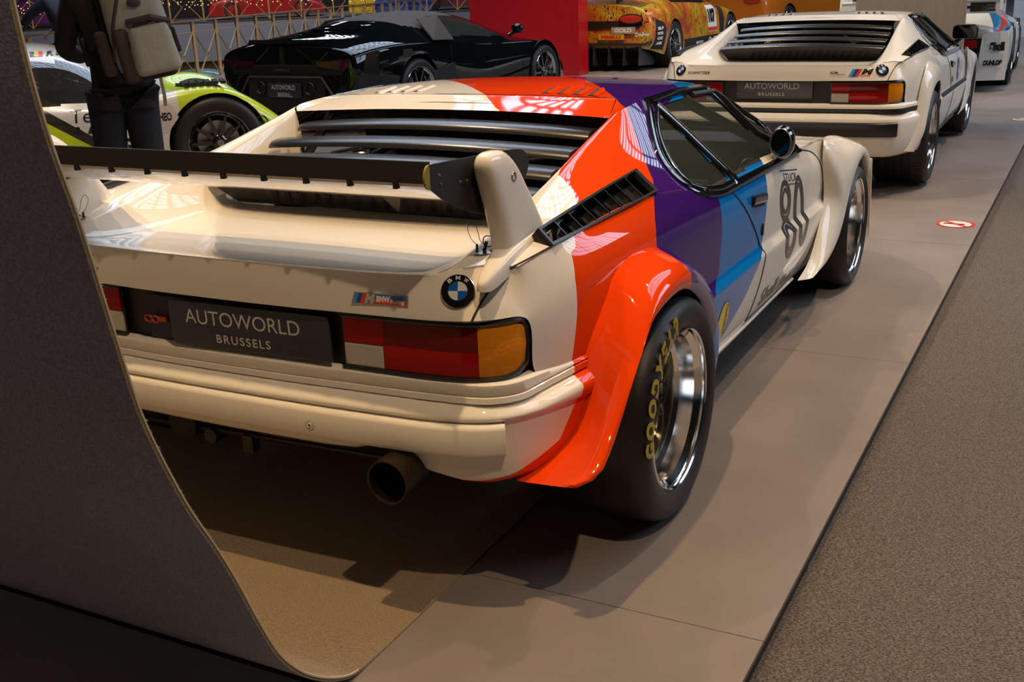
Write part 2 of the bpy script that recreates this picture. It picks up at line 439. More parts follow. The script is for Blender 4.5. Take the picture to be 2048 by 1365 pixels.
    N.grid([[(.586, .44, 1.032), (.612, .46, 1.052)], [(.520, .66, 1.066), (.600, .70, 1.062)]])
    rows = [[(.586, .44, 1.032), (.520, .66, 1.066)], [(.30, .475, 1.042), (.30, .63, 1.075)], [(0, .46, 1.046), (0, .61, 1.078)]]
    N.grid(rows)
    r2 = [[(.520, .66, 1.066), (.600, .70, 1.062), ], ]
    N.grid([[(.600, .70, 1.062), (.520, .66, 1.066)], [(.597, .98, 1.065), (.50, .98, 1.082)]])
    N.grid([[(.520, .66, 1.066), (.30, .63, 1.075), (0, .61, 1.078)], [(.50, .98, 1.082), (.28, .98, 1.090), (0, .98, 1.093)], [(.50, 1.33, 1.062), (.28, 1.35, 1.070), (0, 1.36, 1.073)]])
    N.grid([[(.597, .98, 1.065), (.50, .98, 1.082)], [(.596, 1.32, 1.047), (.50, 1.33, 1.062)]])
    N.crease([(.520, .66, 1.066), (.30, .63, 1.075), (0, .61, 1.078)], .6)
    N.crease([(.586, .44, 1.032), (.30, .475, 1.042), (0, .46, 1.046)], 1)
    N.crease([(.612, .46, 1.052), (.600, .70, 1.062), (.597, .98, 1.065), (.596, 1.32, 1.047)], .35)
    N.crease([(.586, .44, 1.032), (.520, .66, 1.066)], .4)
    # windscreen surface, bonnet
    N.grid([[(.596, 1.32, 1.047), (.50, 1.33, 1.062), (.28, 1.35, 1.070), (0, 1.36, 1.073)],
            [belt(1.7), (.62, 1.80, .885), (.33, 1.86, .90), (0, 1.88, .905)],
            [belt(2.05), (.62, 2.10, .765), (.33, 2.16, .785), (0, 2.18, .79)],
            [(.835, 2.35, .715), (.60, 2.35, .735), (.32, 2.38, .752), (0, 2.40, .757)],
            [(.80, 2.75, .665), (.58, 2.75, .66), (.31, 2.77, .675), (0, 2.78, .68)],
            [(.76, 3.05, .60), (.55, 3.12, .585), (.30, 3.16, .595), (0, 3.18, .60)],
            [(.80, 3.20, .48), (.56, 3.34, .47), (.30, 3.40, .47), (0, 3.42, .47)],
            [(.80, 3.18, .28), (.56, 3.32, .25), (.30, 3.38, .24), (0, 3.40, .24)]])
    N.grid([[(.85, 3.05, .485), (.84, 3.05, .55), (.79, 3.05, .57), (.76, 3.05, .60)], [(.80, 3.18, .28), (.80, 3.20, .48), (.80, 3.20, .48), (.80, 3.20, .48)]])
    N.grid([[(.80, 3.05, .17), (.87, 3.05, .24), (.86, 3.05, .46), (.85, 3.05, .485)], [(.80, 3.18, .28), (.80, 3.18, .28), (.80, 3.18, .28), (.80, 3.18, .28)]])
    N.crease([(.596, 1.32, 1.047), (.50, 1.33, 1.062), (.28, 1.35, 1.070), (0, 1.36, 1.073)], .8)
    return N
_M1 = {}
def m1_data():
    if not _M1:
        _M1['d'] = m1_shell().grow(4)
        co, fs, no = _M1['d']
        _M1['side'] = Cast(co, fs, 'side'); _M1['left'] = Cast(co, fs, 'side', -1); _M1['rear'] = Cast(co, fs, 'rear'); _M1['top'] = Cast(co, fs, 'top')
    return _M1
# outlines in the side view (y, z)
QWIN = [(.735, 1.030), (.60, .978), (.50, .912), (.462, .850), (.52, .818), (.66, .795), (.795, .792)]
DWIN = [(.775, 1.028), (.845, .792), (1.05, .787), (1.33, .780), (1.60, .775), (1.46, .91), (1.33, 1.022), (1.10, 1.036)]
WOUT = [(.705, 1.050), (.575, .985), (.465, .918), (.430, .850), (.50, .812), (.65, .785), (.81, .780), (1.04, .775), (1.33, .768), (1.66, .762), (1.52, .90), (1.37, 1.020), (1.32, 1.036), (.98, 1.05)]
DOOR = [(.71, .80), (.80, .735), (.90, .660), (1.03, .55), (1.065, .50), (1.05, .40), (.975, .268), (1.55, .245), (1.84, .27), (1.98, .42), (2.05, .50), (2.07, .56), (2.00, .66), (1.90, .72), (1.69, .764)]
def flare(name, seam, lip, m, parent, attrs=None, out=.012, s=1):
    """wheel-arch flare between its seam on the body and the arch lip; lists of (x,y,z)"""
    n = 36
    def rs(p):
        q = spline(p, 12); L = [0]
        for a, b in zip(q, q[1:]): L.append(L[-1]+math.dist(a, b))
        return [tuple(float(np.interp(L[-1]*k/n, L, [c[j] for c in q])) for j in range(3)) for k in range(n+1)]
    A = rs(seam); B = rs(lip); V = []; sec = [(0, -.15), (0, .02), (.06, .16), (.2, .44), (.38, .72), (.58, .91), (.78, .99), (.92, 1.0), (.985, .99), (1.0, .96), (.985, .88), (.93, .78), (.80, .7)]
    for a, b in zip(A, B):
        for j, (u, w) in enumerate(sec):
            y = a[1]+(b[1]-a[1])*u; z = a[2]+(b[2]-a[2])*u; dx = b[0]-a[0]
            V.append((s*(a[0]+dx*w+(out if 1 < j < 10 else 0)*math.sin(PI*min(1, u))), y, z))
    k = len(sec)
    F = [(i*k+j, i*k+j+1, (i+1)*k+j+1, (i+1)*k+j) for i in range(n) for j in range(k-1)]
    o = ob(name, V, F, m, parent, True, ang=50)
    if attrs:
        co = np.array(V)
        for kk, fn in attrs.items():
            at = o.data.attributes.new(kk, 'FLOAT', 'POINT'); at.data.foreach_set('value', fn(co).astype(float))
    return o
RSEAM = [(.790, -.592, .325), (.825, -.50, .368), (.848, -.43, .42), (.863, -.375, .55), (.868, -.345, .607), (.872, -.275, .687), (.875, -.215, .742), (.876, -.10, .762), (.880, .07, .742), (.888, .23, .675), (.896, .335, .607), (.905, .43, .51), (.910, .49, .40), (.905, .50, .27)]
RLIP = [(.935, -.635, .362), (.968, -.59, .375), (.973, -.52, .425), (.978, -.44, .50), (.985, -.365, .577), (.985, -.284, .636), (.985, -.141, .662), (.98, .0, .652), (.968, .15, .585), (.955, .26, .50), (.942, .34, .42), (.93, .40, .33), (.915, .43, .265)]
FSEAM = [(.895, 1.69, .235), (.908, 1.83, .285), (.915, 1.95, .40), (.912, 2.05, .50), (.905, 2.07, .57), (.905, 2.03, .66), (.900, 2.06, .735), (.855, 2.30, .725), (.84, 2.56, .70), (.82, 2.85, .64), (.82, 3.02, .52), (.82, 3.05, .30)]
FLIP = [(.93, 1.80, .235), (.955, 1.95, .262), (.962, 2.10, .31), (.965, 2.20, .375), (.966, 2.30, .475), (.966, 2.42, .56), (.963, 2.56, .600), (.955, 2.70, .585), (.95, 2.83, .50), (.94, 2.90, .38), (.93, 2.93, .26)]

def wheel(parent, xr, y, z, R, width, rimr, side=1, style='slick', lugs=True, word=None, name='wheel', seg=72, spokecol=None):
    """deep lattice wheel: outer rim plane at x = xr*side"""
    s = side; w = empty_part(name, parent, (xr*s, y, z), s)
    t = MB(); pr = [(-.004, rimr+.001), (.006, rimr+.012), (.014, (R+rimr)/2-.004), (.010, R-.030), (-.004, R-.012), (-.026, R-.002), (-.05, R), (-width+.05, R), (-width+.02, R-.006), (-width, R-.03), (-width-.01, rimr+.02), (-width+.01, rimr)]
    if style == 'tread':
        q = [];
        for a in pr: q.append(a)
        q = pr[:6]+[(-.05, R)]
        nx = 5
        for k in range(nx):
            x0 = -.05-(width-.1)*k/nx
            q += [(x0-(width-.1)/nx*.82, R), (x0-(width-.1)/nx*.84, R-.008), (x0-(width-.1)/nx*.98, R-.008), (x0-(width-.1)/nx, R)]
        pr = q+pr[8:]
    t.lathe(pr, seg); to = t.ob('tyre', RUB, w)
    if style == 'tread':
        g = MB()
        for k in range(70):
            a = 2*PI*k/70
            for x0, x1 in ((-.014, -.062), (-.10, -.14), (-width+.014, -width+.062)):
                g.box(((x0+x1)/2, (R-.001)*math.cos(a), (R-.001)*math.sin(a)), (abs(x1-x0), .004, .004), Matrix.Rotation(a, 3, 'X'))
        so = g.ob('tread_groove', MATTB, w); so['kind'] = 'stuff'
    r = MB(); r.lathe([(0, rimr-.004), (.004, rimr), (0, rimr+.004), (-.012, rimr+.003), (-.012, rimr-.006), (-.028, rimr-.018), (-.07, rimr-.024), (-.082, rimr-.034), (-.13, rimr-.038), (-width+.02, rimr-.05)], seg)
    r.ob('rim', CHROME, w, ang=25)
    bk = MB(); bk.lathe([(-.165, .0), (-.165, rimr-.04)], 40); bk.ob('brake_backing', MATTB, w)
    if style in ('slick', 'tread'):
        c = MB(); n = 16; rr = rimr-.037; x0 = -.125
        for k in range(n):
            a = 2*PI*k/n
            for d in (-1, 1):
                b = a+d*2*PI/n*1.15; m_ = a+d*2*PI/n*.5
                c.tube([(x0+.03, .052*math.cos(a), .052*math.sin(a)), (x0+.012, rr*.62*math.cos(m_), rr*.62*math.sin(m_)), (x0, rr*math.cos(b), rr*math.sin(b))], .0042, 5)
        c.lathe([(x0+.006, rr+.002), (x0+.006, rr-.012), (x0-.006, rr-.012)], 48)
        c.ob('spoke_lattice', spokecol or GOLDM, w)
        h = MB(); h.lathe([(x0, .058), (x0+.03, .056), (x0+.036, .046), (x0+.05, .040), (x0+.052, .028), (x0+.03, .024), (x0+.03, 0)], 32); h.ob('centre_nut', DARKM, w)
        bt = MB()
        for k in range(24):
            a = 2*PI*k/24; bt.lathe([(x0+.012, 0), (x0+.010, .0035), (x0+.002, .0038)], 8, (0, (rr-.008)*math.cos(a), (rr-.008)*math.sin(a)))
        o = bt.ob('rim_bolt', STEEL, w); o['kind'] = 'stuff'
    elif style == 'spoke':
        c = MB(); rr = rimr-.03; n = 10
        for k in range(n):
            a = 2*PI*k/n
            ca, sa = math.cos(a), math.sin(a)
            def q(x, r_, t_): return (x, r_*ca-t_*sa, r_*sa+t_*ca)
            A = [q(-.02, .05, -.017), q(-.02, .05, .017), q(-.055, .05, .017), q(-.055, .05, -.017)]
            B = [q(-.012, rr, -.009), q(-.012, rr, .009), q(-.06, rr, .013), q(-.06, rr, -.013)]
            c.add(A+B, [(0, 1, 5, 4), (1, 2, 6, 5), (2, 3, 7, 6), (3, 0, 4, 7)])
        c.lathe([(-.06, .06), (-.02, .058), (-.008, .045), (-.004, .03), (-.012, 0)], 24)
        c.ob('spokes', spokecol or GLOSSB, w)
        h = MB(); h.lathe([(-.01, .028), (.012, .024), (.014, .012), (.002, .010), (.002, 0)], 16); h.ob('centre_nut', STEEL, w)
        h = MB(); h.lathe([(-.11, .05), (-.10, .16), (-.13, .16)], 40); h.ob('brake_disc', STEEL, w)
    if word:
        rt, sc, a = word[1], word[2], word[3]; mb = MB()
        for ch in word[0]:
            V, F = textmesh(ch, sc, .004); x0 = min(v[0] for v in V); wd = max(v[0] for v in V)-x0
            q = []
            for (u, v) in V:
                th = a+(u-x0)*.80/rt; r_ = rt-sc*.36+v*1.05; th += (r_-rt)*.6
                q.append((.0148-abs(r_-rt)*.10, r_*math.sin(th), r_*math.cos(th)))
            mb.add(q, F); a += (wd*.80+.008)/rt
        mb.ob('sidewall_lettering', word[4], w, smooth=False)
    return w
def empty_part(name, parent, loc, s=1):
    o = D.objects.new(name, None); COL.objects.link(o); o.parent = parent; o.location = loc; o.scale = (s, 1, 1); o.empty_display_size = .05
    return o
PLAN = [(0, -.668), (.2, -.666), (.35, -.660), (.5, -.654), (.6, -.648), (.70, -.634), (.745, -.612), (.775, -.575), (.80, -.50), (.828, -.42), (.855, -.35)]
BPLAN = [(0, -.668), (.2, -.667), (.35, -.663), (.5, -.656), (.6, -.648), (.69, -.628), (.742, -.597), (.775, -.548), (.805, -.48), (.832, -.405), (.855, -.35)]
def sweep_rear(name, prof, m, parent, xmax=1, plan=None, attrs=None, ends=None):
    """profile of (outward offset, z) run along the tail's plan line, both sides"""
    plan = plan or PLAN
    P = spline(plan, 8); P = [p for p in P]; P = [(-x, y) for x, y in P[::-1][:-1]]+P
    V = []; k = len(prof)
    for i, p in enumerate(P):
        a = P[max(i-1, 0)]; b = P[min(i+1, len(P)-1)]; t = np.array([b[0]-a[0], b[1]-a[1]]); t /= np.linalg.norm(t); n = (t[1], -t[0])
        for o_, z in prof: V.append((p[0]+n[0]*o_, p[1]+n[1]*o_, z(abs(p[0]), p[1]) if callable(z) else z))
    F = [(i*k+j, (i+1)*k+j, (i+1)*k+j+1, i*k+j+1) for i in range(len(P)-1) for j in range(k-1)]
    o = ob(name, V, F, m, parent, True, ang=50)
    if attrs:
        co = np.array(V)
        for kk, fn in attrs.items():
            at = o.data.attributes.new(kk, 'FLOAT', 'POINT'); at.data.foreach_set('value', fn(co).astype(float))
    return o
def ZS(z): return lambda x, y, z=z: z+.33*max(0, x-.78)
def planpt(x, off=0):
    y = float(np.interp(x, [p[0] for p in PLAN], [p[1] for p in PLAN]))
    return y-off
def rear_plane(cx, cz, y, tilt=0, yaw=0):
    """frame on the tail: u to the right, v up"""
    R = Matrix.Rotation(yaw, 3, 'Z') @ Matrix.Rotation(tilt, 3, 'X')
    u = R @ Vector((1, 0, 0)); v = R @ Vector((0, 0, 1)); n = R @ Vector((0, -1, 0)); o = Vector((cx, y, cz))
    return lambda p, l=0: o+u*p[0]+v*p[1]+n*l
def solid2(name, V, F, f, m, parent, th, base=0, label=None):
    """thin plate: outline polygon V (single loop) raised th along the normal of frame f"""
    n = len(V); mb = MB(); P = [f(v, base) for v in V]+[f(v, base+th*.8) for v in V]
    cx = sum(v[0] for v in V)/n; cy = sum(v[1] for v in V)/n
    sx = max(abs(v[0]-cx) for v in V); sy = max(abs(v[1]-cy) for v in V)
    P += [f((cx+(v[0]-cx)*(1-.5*th/sx), cy+(v[1]-cy)*(1-.5*th/sy)), base+th) for v in V]
    mb.add(P, [(i, (i+1) % n, n+(i+1) % n, n+i) for i in range(n)]+[(n+i, n+(i+1) % n, 2*n+(i+1) % n, 2*n+i) for i in range(n)]+[tuple(range(2*n, 3*n))])
    return mb.ob(name, m, parent, label=label, ang=40)
def printed(name, V, F, f, m, parent, lift=.0006):
    return ob(name, [f(v, lift) for v in V], F, m, parent, False)
def roundel(parent, f, r, name='roundel'):
    """f frame with centre at 0"""
    base = empty_part(name, parent, (0, 0, 0))
    V, _ = disc2((0, 0), r, 40); V = V[1:-1]
    solid2('badge_disc', V, None, f, CHROME, base, .0035)
    printed('black_ring', *ring2((0, 0), r*.965, r*.965, r*.38), f, mat('badge_black', (.008, .007, .008), .15, coat=1), base, .0040)
    printed('silver_ring', *ring2((0, 0), r*.60, r*.60, r*.045), f, CHROME, base, .0042)
    ub = mat('badge_blue', (.01, .13, .50), .15, coat=1); wb = mat('badge_white', (.74, .73, .72), .15, coat=1)
    for k in range(4):
        printed('badge_quarter', *disc2((0, 0), r*.57, 12, PI/2*k, PI/2*(k+1)), f, ub if k % 2 else wb, base, .0041)
    for ch, a in (('B', 128), ('M', 90), ('W', 52)):
        V, F = textmesh(ch, r*.36, r*.012); V = fit(V, -r*.13, -r*.12, r*.13, r*.12); t = math.radians(a-90); c, s = math.cos(t), math.sin(t)
        q = [((v[0]*c-(v[1]+r*.775)*s), (v[0]*s+(v[1]+r*.775)*c)) for v in V]
        printed('badge_letter', q, F, f, wb, base, .0046)
    return base
def autoplate(parent, f, w, h, name='number_plate', m=None):
    """plate AUTOWORLD BRUSSELS, frame origin at its centre"""
    V, _ = rbox2(-w/2, -h/2, w/2, h/2, .012)
    p = solid2(name, V, None, f, m or PLATE, parent, .006)
    V, F = textmesh('AUTOWORLD', .05, 0); V = fit(V, -w*.395, 0.02*h, w*.325, .34*h)
    printed('plate_lettering', V, F, f, mat('plate_letters', (.62, .62, .60), .4), p, .0066)
    V, F = textmesh('BRUSSELS', .02, .0003, 0, 1.25); V = fit(V, -w*.205, -.36*h, w*.135, -.17*h)
    printed('plate_lettering', V, F, f, mat('plate_letters', (.62, .62, .60), .4), p, .0066)
    return p
def taillight(parent, s, frame_m):
    """wrap-round lamp cluster; s=+1 right, -1 left. Coordinates follow the tail plan line."""
    root = empty_part('tail_light', parent, (0, 0, 0), s)
    plan = spline([(.352, -.652), (.50, -.648), (.60, -.643), (.69, -.628), (.735, -.603), (.762, -.568), (.777, -.528), (.780, -.50)], 6)
    arc = [.352]
    for q0, q1 in zip(plan, plan[1:]): arc.append(arc[-1]+math.dist(q0, q1))
    def pt(u, v, l=0):
        x = float(np.interp(u, arc, [p[0] for p in plan])); y = float(np.interp(u, arc, [p[1] for p in plan]))
        du = .01; x2 = float(np.interp(u+du, arc, [p[0] for p in plan])); y2 = float(np.interp(u+du, arc, [p[1] for p in plan])); x1 = float(np.interp(u-du, arc, [p[0] for p in plan])); y1 = float(np.interp(u-du, arc, [p[1] for p in plan]))
        n = Vector((y2-y1, -(x2-x1), 0)); n = Vector((-n.x, n.y, 0)) if n.y > 0 else n
        n.normalize(); return Vector((x, y, v))+n*l
    def seg(name, x0, x1, z0, z1, m, lift=.006, corner=0, n=10):
        mb = MB(); V = []; R = []
        for i in range(n+1):
            x = x0+(x1-x0)*i/n; c = corner*max(0, (x-(x1-.035))/.035)**2 if corner else 0
            a, b = z0+c*1.3, z1-c
            row = [pt(x, a, 0), pt(x, a, lift*.8), pt(x, a+.003, lift), pt(x, b-.003, lift), pt(x, b, lift*.8), pt(x, b, 0)]
            V += row
        F = [(i*6+j, (i+1)*6+j, (i+1)*6+j+1, i*6+j+1) for i in range(n) for j in range(5)]+[(0, 1, 2, 3, 4, 5), tuple(n*6+j for j in range(6))[::-1]]
        return mb.add(V, F).ob(name, m, root, ang=40)
    z0, z1 = .583, .701
    seg('lamp_housing', .352, .838, .572, .715, frame_m, .000, corner=.012)
    seg('red_lens', .360, .470, .640, z1, REDL); seg('clear_lens', .360, .466, z0, .638, WHL)
    seg('red_lens', .4705, .704, .643, z1, REDL2); seg('red_lens', .468, .704, z0, .6425, REDL)
    seg('amber_lens', .705, .822, z0+.001, z1+.001, AMBL, corner=.014)
    mb = MB()
    for i in range(30):
        x = .365+.0033*i; mb.add([pt(x, z0+.004, .006), pt(x+.0015, z0+.004, .0072), pt(x+.003, z0+.004, .006), pt(x, .634, .006), pt(x+.0015, .634, .0072), pt(x+.003, .634, .006)], [(0, 1, 4, 3), (1, 2, 5, 4)])
    o = mb.ob('lens_ribs', WHL, root, False); o['kind'] = 'stuff'
    fr = MB()  # rubber frame round the lamp
    path = [(.352, .577), (.60, .576), (.76, .578), (.795, .586), (.822, .606), (.829, .65), (.824, .69), (.812, .708), (.79, .711), (.60, .709), (.352, .707)]
    fr.tube([pt(x, z, .004) for x, z in resample(path, .02)], .0075, 6); fr.ob('lamp_frame', frame_m, root)
    mb = MB(); V, F = disc2((0, 0), .009, 16)
    return root

def build_m1(kind, root):
    race = kind == 'race'; d = m1_data(); co, fs, no = d['d']; side, left, rear, top = d['side'], d['left'], d['rear'], d['top']
    paint = LIV if race else WHITEP; att = LATT if race else None
    cen = co[fs].mean(1); cx, cy, cz = cen.T
    yz = np.stack([cy, cz], 1)
    base = np.ones(len(fs), bool)
    wheelhole = (np.abs(cx) > .60) & (cz < .72) & ((np.hypot(cy, cz-.31) < .375) | (np.hypot(cy-2.56, cz-.30) < .35) | ((np.abs(cy) < .36) & (cz < .31)) | ((cy < -.30) & (cz < .53)))
    glassz = (np.abs(cx) > .585) & (cz > .80)
    qw = glassz & inpoly(yz, QWIN); dw = glassz & inpoly(yz, DWIN)
    # slot for the side vent: between lower line and upper line of the quarter
    ax = np.abs(cx); xl = np.interp(cy, [-.43, -.2, .20], [.798, .814, .826]); xu = np.interp(cy, [-.425, .255], [.763, .744])
    vn = (ax < xl) & (ax > xu) & (cy > -.435+(.82-ax)*.3) & (cy < .20+(.82-ax)*.6) & (cz > .848)
    wind = (cy > 1.37) & (cy < 2.08) & (cz > .80) & (np.abs(cx) < .60-(cy-1.37)*-.25) & (cz > 1.02-.40*(cy-1.40)-.02*0) & (np.abs(no[fs].mean(1)[:, 2]) > .45)
    doorm = (np.abs(cx) > .80) & inpoly(yz, DOOR) & (cz < .80)
    baym = (np.abs(cx) < .62) & (cy > .0) & (cy < .50) & (np.abs(no[fs].mean(1)[:, 0]) > .6) & (cz < 1.01) & (np.abs(cx) < .60) & (no[fs].mean(1)[:, 0]*cx < 0)
    hole = wheelhole | qw | dw | vn
    body = base & ~hole & ~doorm & ~wind & ~baym
    skin('body', co, fs, no, body, paint, root, att)
    if baym.any(): skin('engine_bay_side', co, fs, no, baym, BLACK, root)
    for s in (1, -1):
        dm = doorm & (cx*s > 0) & ~hole
        skin('door', co, fs, no, dm, paint, root, att)
    skin('windscreen', co, fs, no, wind, GLASS, root)
    for s, cast in ((1, side), (-1, left)):
        # glass panes follow the skin slightly inside
        for nm, poly in (('quarter_window', QWIN), ('door_window', DWIN)):
            gm = glassz & (cx*s > 0) & (qw if nm[0] == 'q' else dw)
            o = skin(nm, co, fs, no, gm, GLASS, root); o.location.x = -.006*s
        fr = strip(cast, spline(WOUT[:8], 3)+WOUT[8:], .030, .008, 0, True); fr.ob('window_frame', GLOSSB, root, ang=50)
        strip(cast, spline(QWIN, 4)[:-1]+[QWIN[-1]], .020, .010, 0, False).ob('quarter_window_seal', GLOSSB, root, ang=50)
        strip(cast, [(.745, 1.035), (.785, .94), (.825, .785)], .050, .011, 0).ob('pillar_bar', GLOSSB, root, ang=50)
        strip(cast, [(1.385, 1.00), (1.56, .875), (1.69, .768)], .045, .010, 0).ob('pillar_bar', GLOSSB, root, ang=50)
        strip(cast, [(1.10, 1.030), (1.34, 1.018), (1.50, .88), (1.60, .775)], .018, .013, 0).ob('glass_runner', BLACK, root, ang=50)
        strip(cast, [(.72, 1.046), (1.0, 1.052), (1.33, 1.036)], .016, .014, 0).ob('rain_gutter', GLOSSB, root, ang=50)
        # shut lines
        sl = MB()
        for path in ([(.695, .797), (.78, .75), (.898, .664), (1.03, .555), (1.062, .507), (1.066, .49), (1.045, .39), (.975, .268)], [(1.70, .762), (1.92, .72), (2.02, .66), (2.075, .56), (2.068, .49), (1.98, .41), (1.84, .265)], [(.975, .268), (1.4, .252), (1.84, .262)]):
            sl.tube([cast(p, .0002)[0] for p in resample(spline(path, 5), .02)], .0028, 5)
        sl.ob('shut_line', MATTB, root)
        # sill edge
        strip(cast, [(.46, .262), (1.0, .240), (1.72, .228)], .03, .012, 0).ob('sill_trim', paint if race else BLACK, root)
        # handle and lock
        if s == 1 or not race:
            h = empty_part('door_handle', root, (0, 0, 0)); xx = cast((1.02, .69))[0].x
            a = cast((.935, .708))[0]; b = cast((1.105, .690))[0]
            fr2 = lambda p, l=0, a=a, b=b, s=s: a+(b-a)*p[0]+Vector((0, 0, 1))*p[1]+Vector((s, 0, 0))*l
            V = [(0, -.032), (1, -.032), (1.0, .012), (0.06, .012)]
            solid2('handle_recess', V, None, lambda p, l=0: fr2(p, l), MATTB, h, .003)
            solid2('handle_flap', [(.02, -.018), (.97, -.018), (.97, .010), (.05, .010)], None, lambda p, l=0: fr2(p, l+.003), GLOSSB, h, .012)
            lk = cast((1.085, .575)); V, _ = disc2((0, 0), .011, 14, ry=.022); solid2('door_lock', V[1:-1], None, lambda p, l=0: lk[0]+Vector((0, p[0], p[1]))+lk[1]*l, BLACK, h, .005)
        # side vent: frame, dark well and slats
        vt = empty_part('side_vent', root, (0, 0, 0), s)
        VC = [Vector((.802, -.43, .852)), Vector((.829, .200, .867)), Vector((.742, .255, .916)), Vector((.762, -.425, .889))]
        vnn = (VC[1]-VC[0]).cross(VC[3]-VC[0]).normalized(); vnn = vnn if vnn.z > 0 else -vnn
        lo = lambda t, l=0: VC[0].lerp(VC[1], t)+Vector((.007*math.sin(PI*t), 0, 0))+vnn*(l-.001+.007*math.sin(PI*t)); hi = lambda t, l=0: VC[3].lerp(VC[2], t)+vnn*(l-.002+.007*math.sin(PI*t))
        fr_ = MB(); n = 14
        def rail(A, B, w):
            V = []
            for i in range(n+1):
                p = A(i/n); q = B(i/n); dd = (q-p).normalized()*w
                V += [p-vnn*.01, p+vnn*.005, p+dd+vnn*.005, p+dd-vnn*.02]
            fr_.add(V, [(4*i+j, 4*i+4+j, 4*i+5+j, 4*i+1+j) for i in range(n) for j in range(3)])
        rail(lo, hi, .008); rail(hi, lo, .007)
        for t0, t1 in ((0, .012), (.965, 1)):
            q = [lo(t0), lo(t1), hi(t1), hi(t0)]; fr_.prism([p-vnn*.01 for p in q], vnn*.015)
        fr_.ob('vent_frame', BLACK, vt)
        V = []
        for i in range(n+1):
            for c in (lo(i/n), hi(i/n)): V += [c, c-vnn*.045]
        mb = MB(); mb.add(V, [(4*i+1, 4*i+5, 4*i+7, 4*i+3) for i in range(n)]+[(4*i, 4*i+4, 4*i+5, 4*i+1) for i in range(n)]+[(4*i+2, 4*i+3, 4*i+7, 4*i+6) for i in range(n)]+[(0, 1, 3, 2), (4*n, 4*n+2, 4*n+3, 4*n+1)])
        mb.ob('vent_well', MATTB, vt)
        for k in range(8):
            t = .005+k/8*.955; dv = (VC[1]-VC[0]).normalized(); q = []
            for c in (lo(t), hi(t)): q += [c+vnn*.002, c+vnn*.002-dv*.004, c-vnn*.024+dv*.046, c-vnn*.027+dv*.042]
            MB().add(q, [(0, 4, 5, 1), (1, 5, 6, 2), (2, 6, 7, 3), (3, 7, 4, 0), (0, 1, 2, 3), (4, 7, 6, 5)]).ob('vent_slat', mat('slat_satin', (.020, .020, .022), .26, spec=.8), vt, False)
        taillight(root, s, BLACK if not race else mat('lamp_rubber', (.012, .010, .010), .35))
    def pad_caps(m_):
        pr = [(.030, .484), (.052, .484), (.059, .481), (.062, .474), (.062, .420), (.060, .412), (.055, .409), (.030, .409)] if race else [(.040, .462), (.058, .462), (.066, .456), (.068, .448), (.066, .385), (.060, .372), (.040, .370)]
        t = Vector((.052, .024, 0)).normalized(); n = Vector((t.y, -t.x, 0))
        for s in (1, -1):
            P_ = [Vector((.742, -.590, 0))+n*o_+Vector((0, 0, z)) for o_, z in pr]; P_ = [Vector((p.x*s, p.y, p.z)) for p in P_]
            MB().prism(P_, Vector((t.x*s, t.y, 0))*.005).ob('pad_end', m_, root)
    # tail recess: dark back panel, lips
    P = spline([(0, -.640), (.3, -.636), (.5, -.628), (.6, -.622), (.69, -.605), (.73, -.580), (.758, -.545), (.770, -.515)], 4); P = [(-x, y) for x, y in P[::-1][:-1]]+P
    V = []
    for (x, y) in P: V += [(x, y-.025, .566), (x, y-.010, .571), (x, y, .573), (x, y, .712), (x, y-.02, .718), (x, y-.046, .7195)]
    MB().add(V, [(i*6+j, (i+1)*6+j, (i+1)*6+j+1, i*6+j+1) for i in range(len(P)-1) for j in range(5)]).ob('tail_recess', RECESS, root)
    zb = lambda x, y: float(np.interp(x, [0, .3, .38, .44, .53, .575, .66, .72, .80], [.382, .384, .388, .408, .405, .358, .340, .338, .345]))
    zc = lambda x, y: zb(x, y)-.012
    if race:
        sweep_rear('tail_ledge', [(-.02, .575), (.000, .573), (.008, .568), (.010, ZS(.545)), (.007, ZS(.542)), (.012, ZS(.539)), (.014, ZS(.526)), (.004, ZS(.523))], paint, root, attrs=att)
        sweep_rear('bumper', [(-.04, ZS(.5215)), (.010, ZS(.5225)), (.018, ZS(.520)), (.040, ZS(.505)), (.045, ZS(.499)), (.045, .494), (.037, .486), (.035, .476), (.035, .40), (.033, lambda x, y: zb(x, y)+.012), (.028, zb), (.010, zc), (-.02, zc)], paint, root, plan=BPLAN, attrs=att)
        # raised pad
        plan = BPLAN[:7]
        sweep_rear('bumper_pad', [(.030, .484), (.052, .484), (.059, .481), (.062, .474), (.062, .420), (.060, .412), (.055, .409), (.030, .409)], paint, root, plan=plan)
        pad_caps(paint)
        for x in (-.288, .288):
            b = MB(); b.lathe([(-.0015, .0115), (-.002, .010), (-.0005, .009), (-.0005, .006), (-.003, .0055), (-.003, 0)], 20, (x, -float(np.interp(abs(x), [p[0] for p in BPLAN], [-p[1] for p in BPLAN]))-.062, .442), 'y'); b.ob('pad_bolt', WHITEP, root)
            c = MB(); c.lathe([(-.0032, .003), (-.0032, 0)], 8, (x, -float(np.interp(abs(x), [p[0] for p in BPLAN], [-p[1] for p in BPLAN]))-.062, .442), 'y'); c.lathe([(-.0018, .0125), (-.0018, .0118)], 20, (x, -float(np.interp(abs(x), [p[0] for p in BPLAN], [-p[1] for p in BPLAN]))-.062, .442), 'y'); c.ob('bolt_ring', MATTB, root)
        for s in (1, -1):
            flare('rear_flare', RSEAM, RLIP, paint, root, FLATT, s=s); flare('front_flare', FSEAM, FLIP, paint, root, FLATT, s=s)
        # flap ahead of the front wheel
        for s in (1, -1):
            MB().prism([(s*.90, 2.80, .16), (s*.90, 2.86, .56), (s*.96, 2.86, .55), (s*.97, 2.86, .165)], (0, .014, 0)).ob('wheel_flap', WHITEP, root)
    else:
        sweep_rear('tail_ledge', [(-.02, .575), (.0, .573), (.012, .566), (.014, .556), (.016, .544)], paint, root)
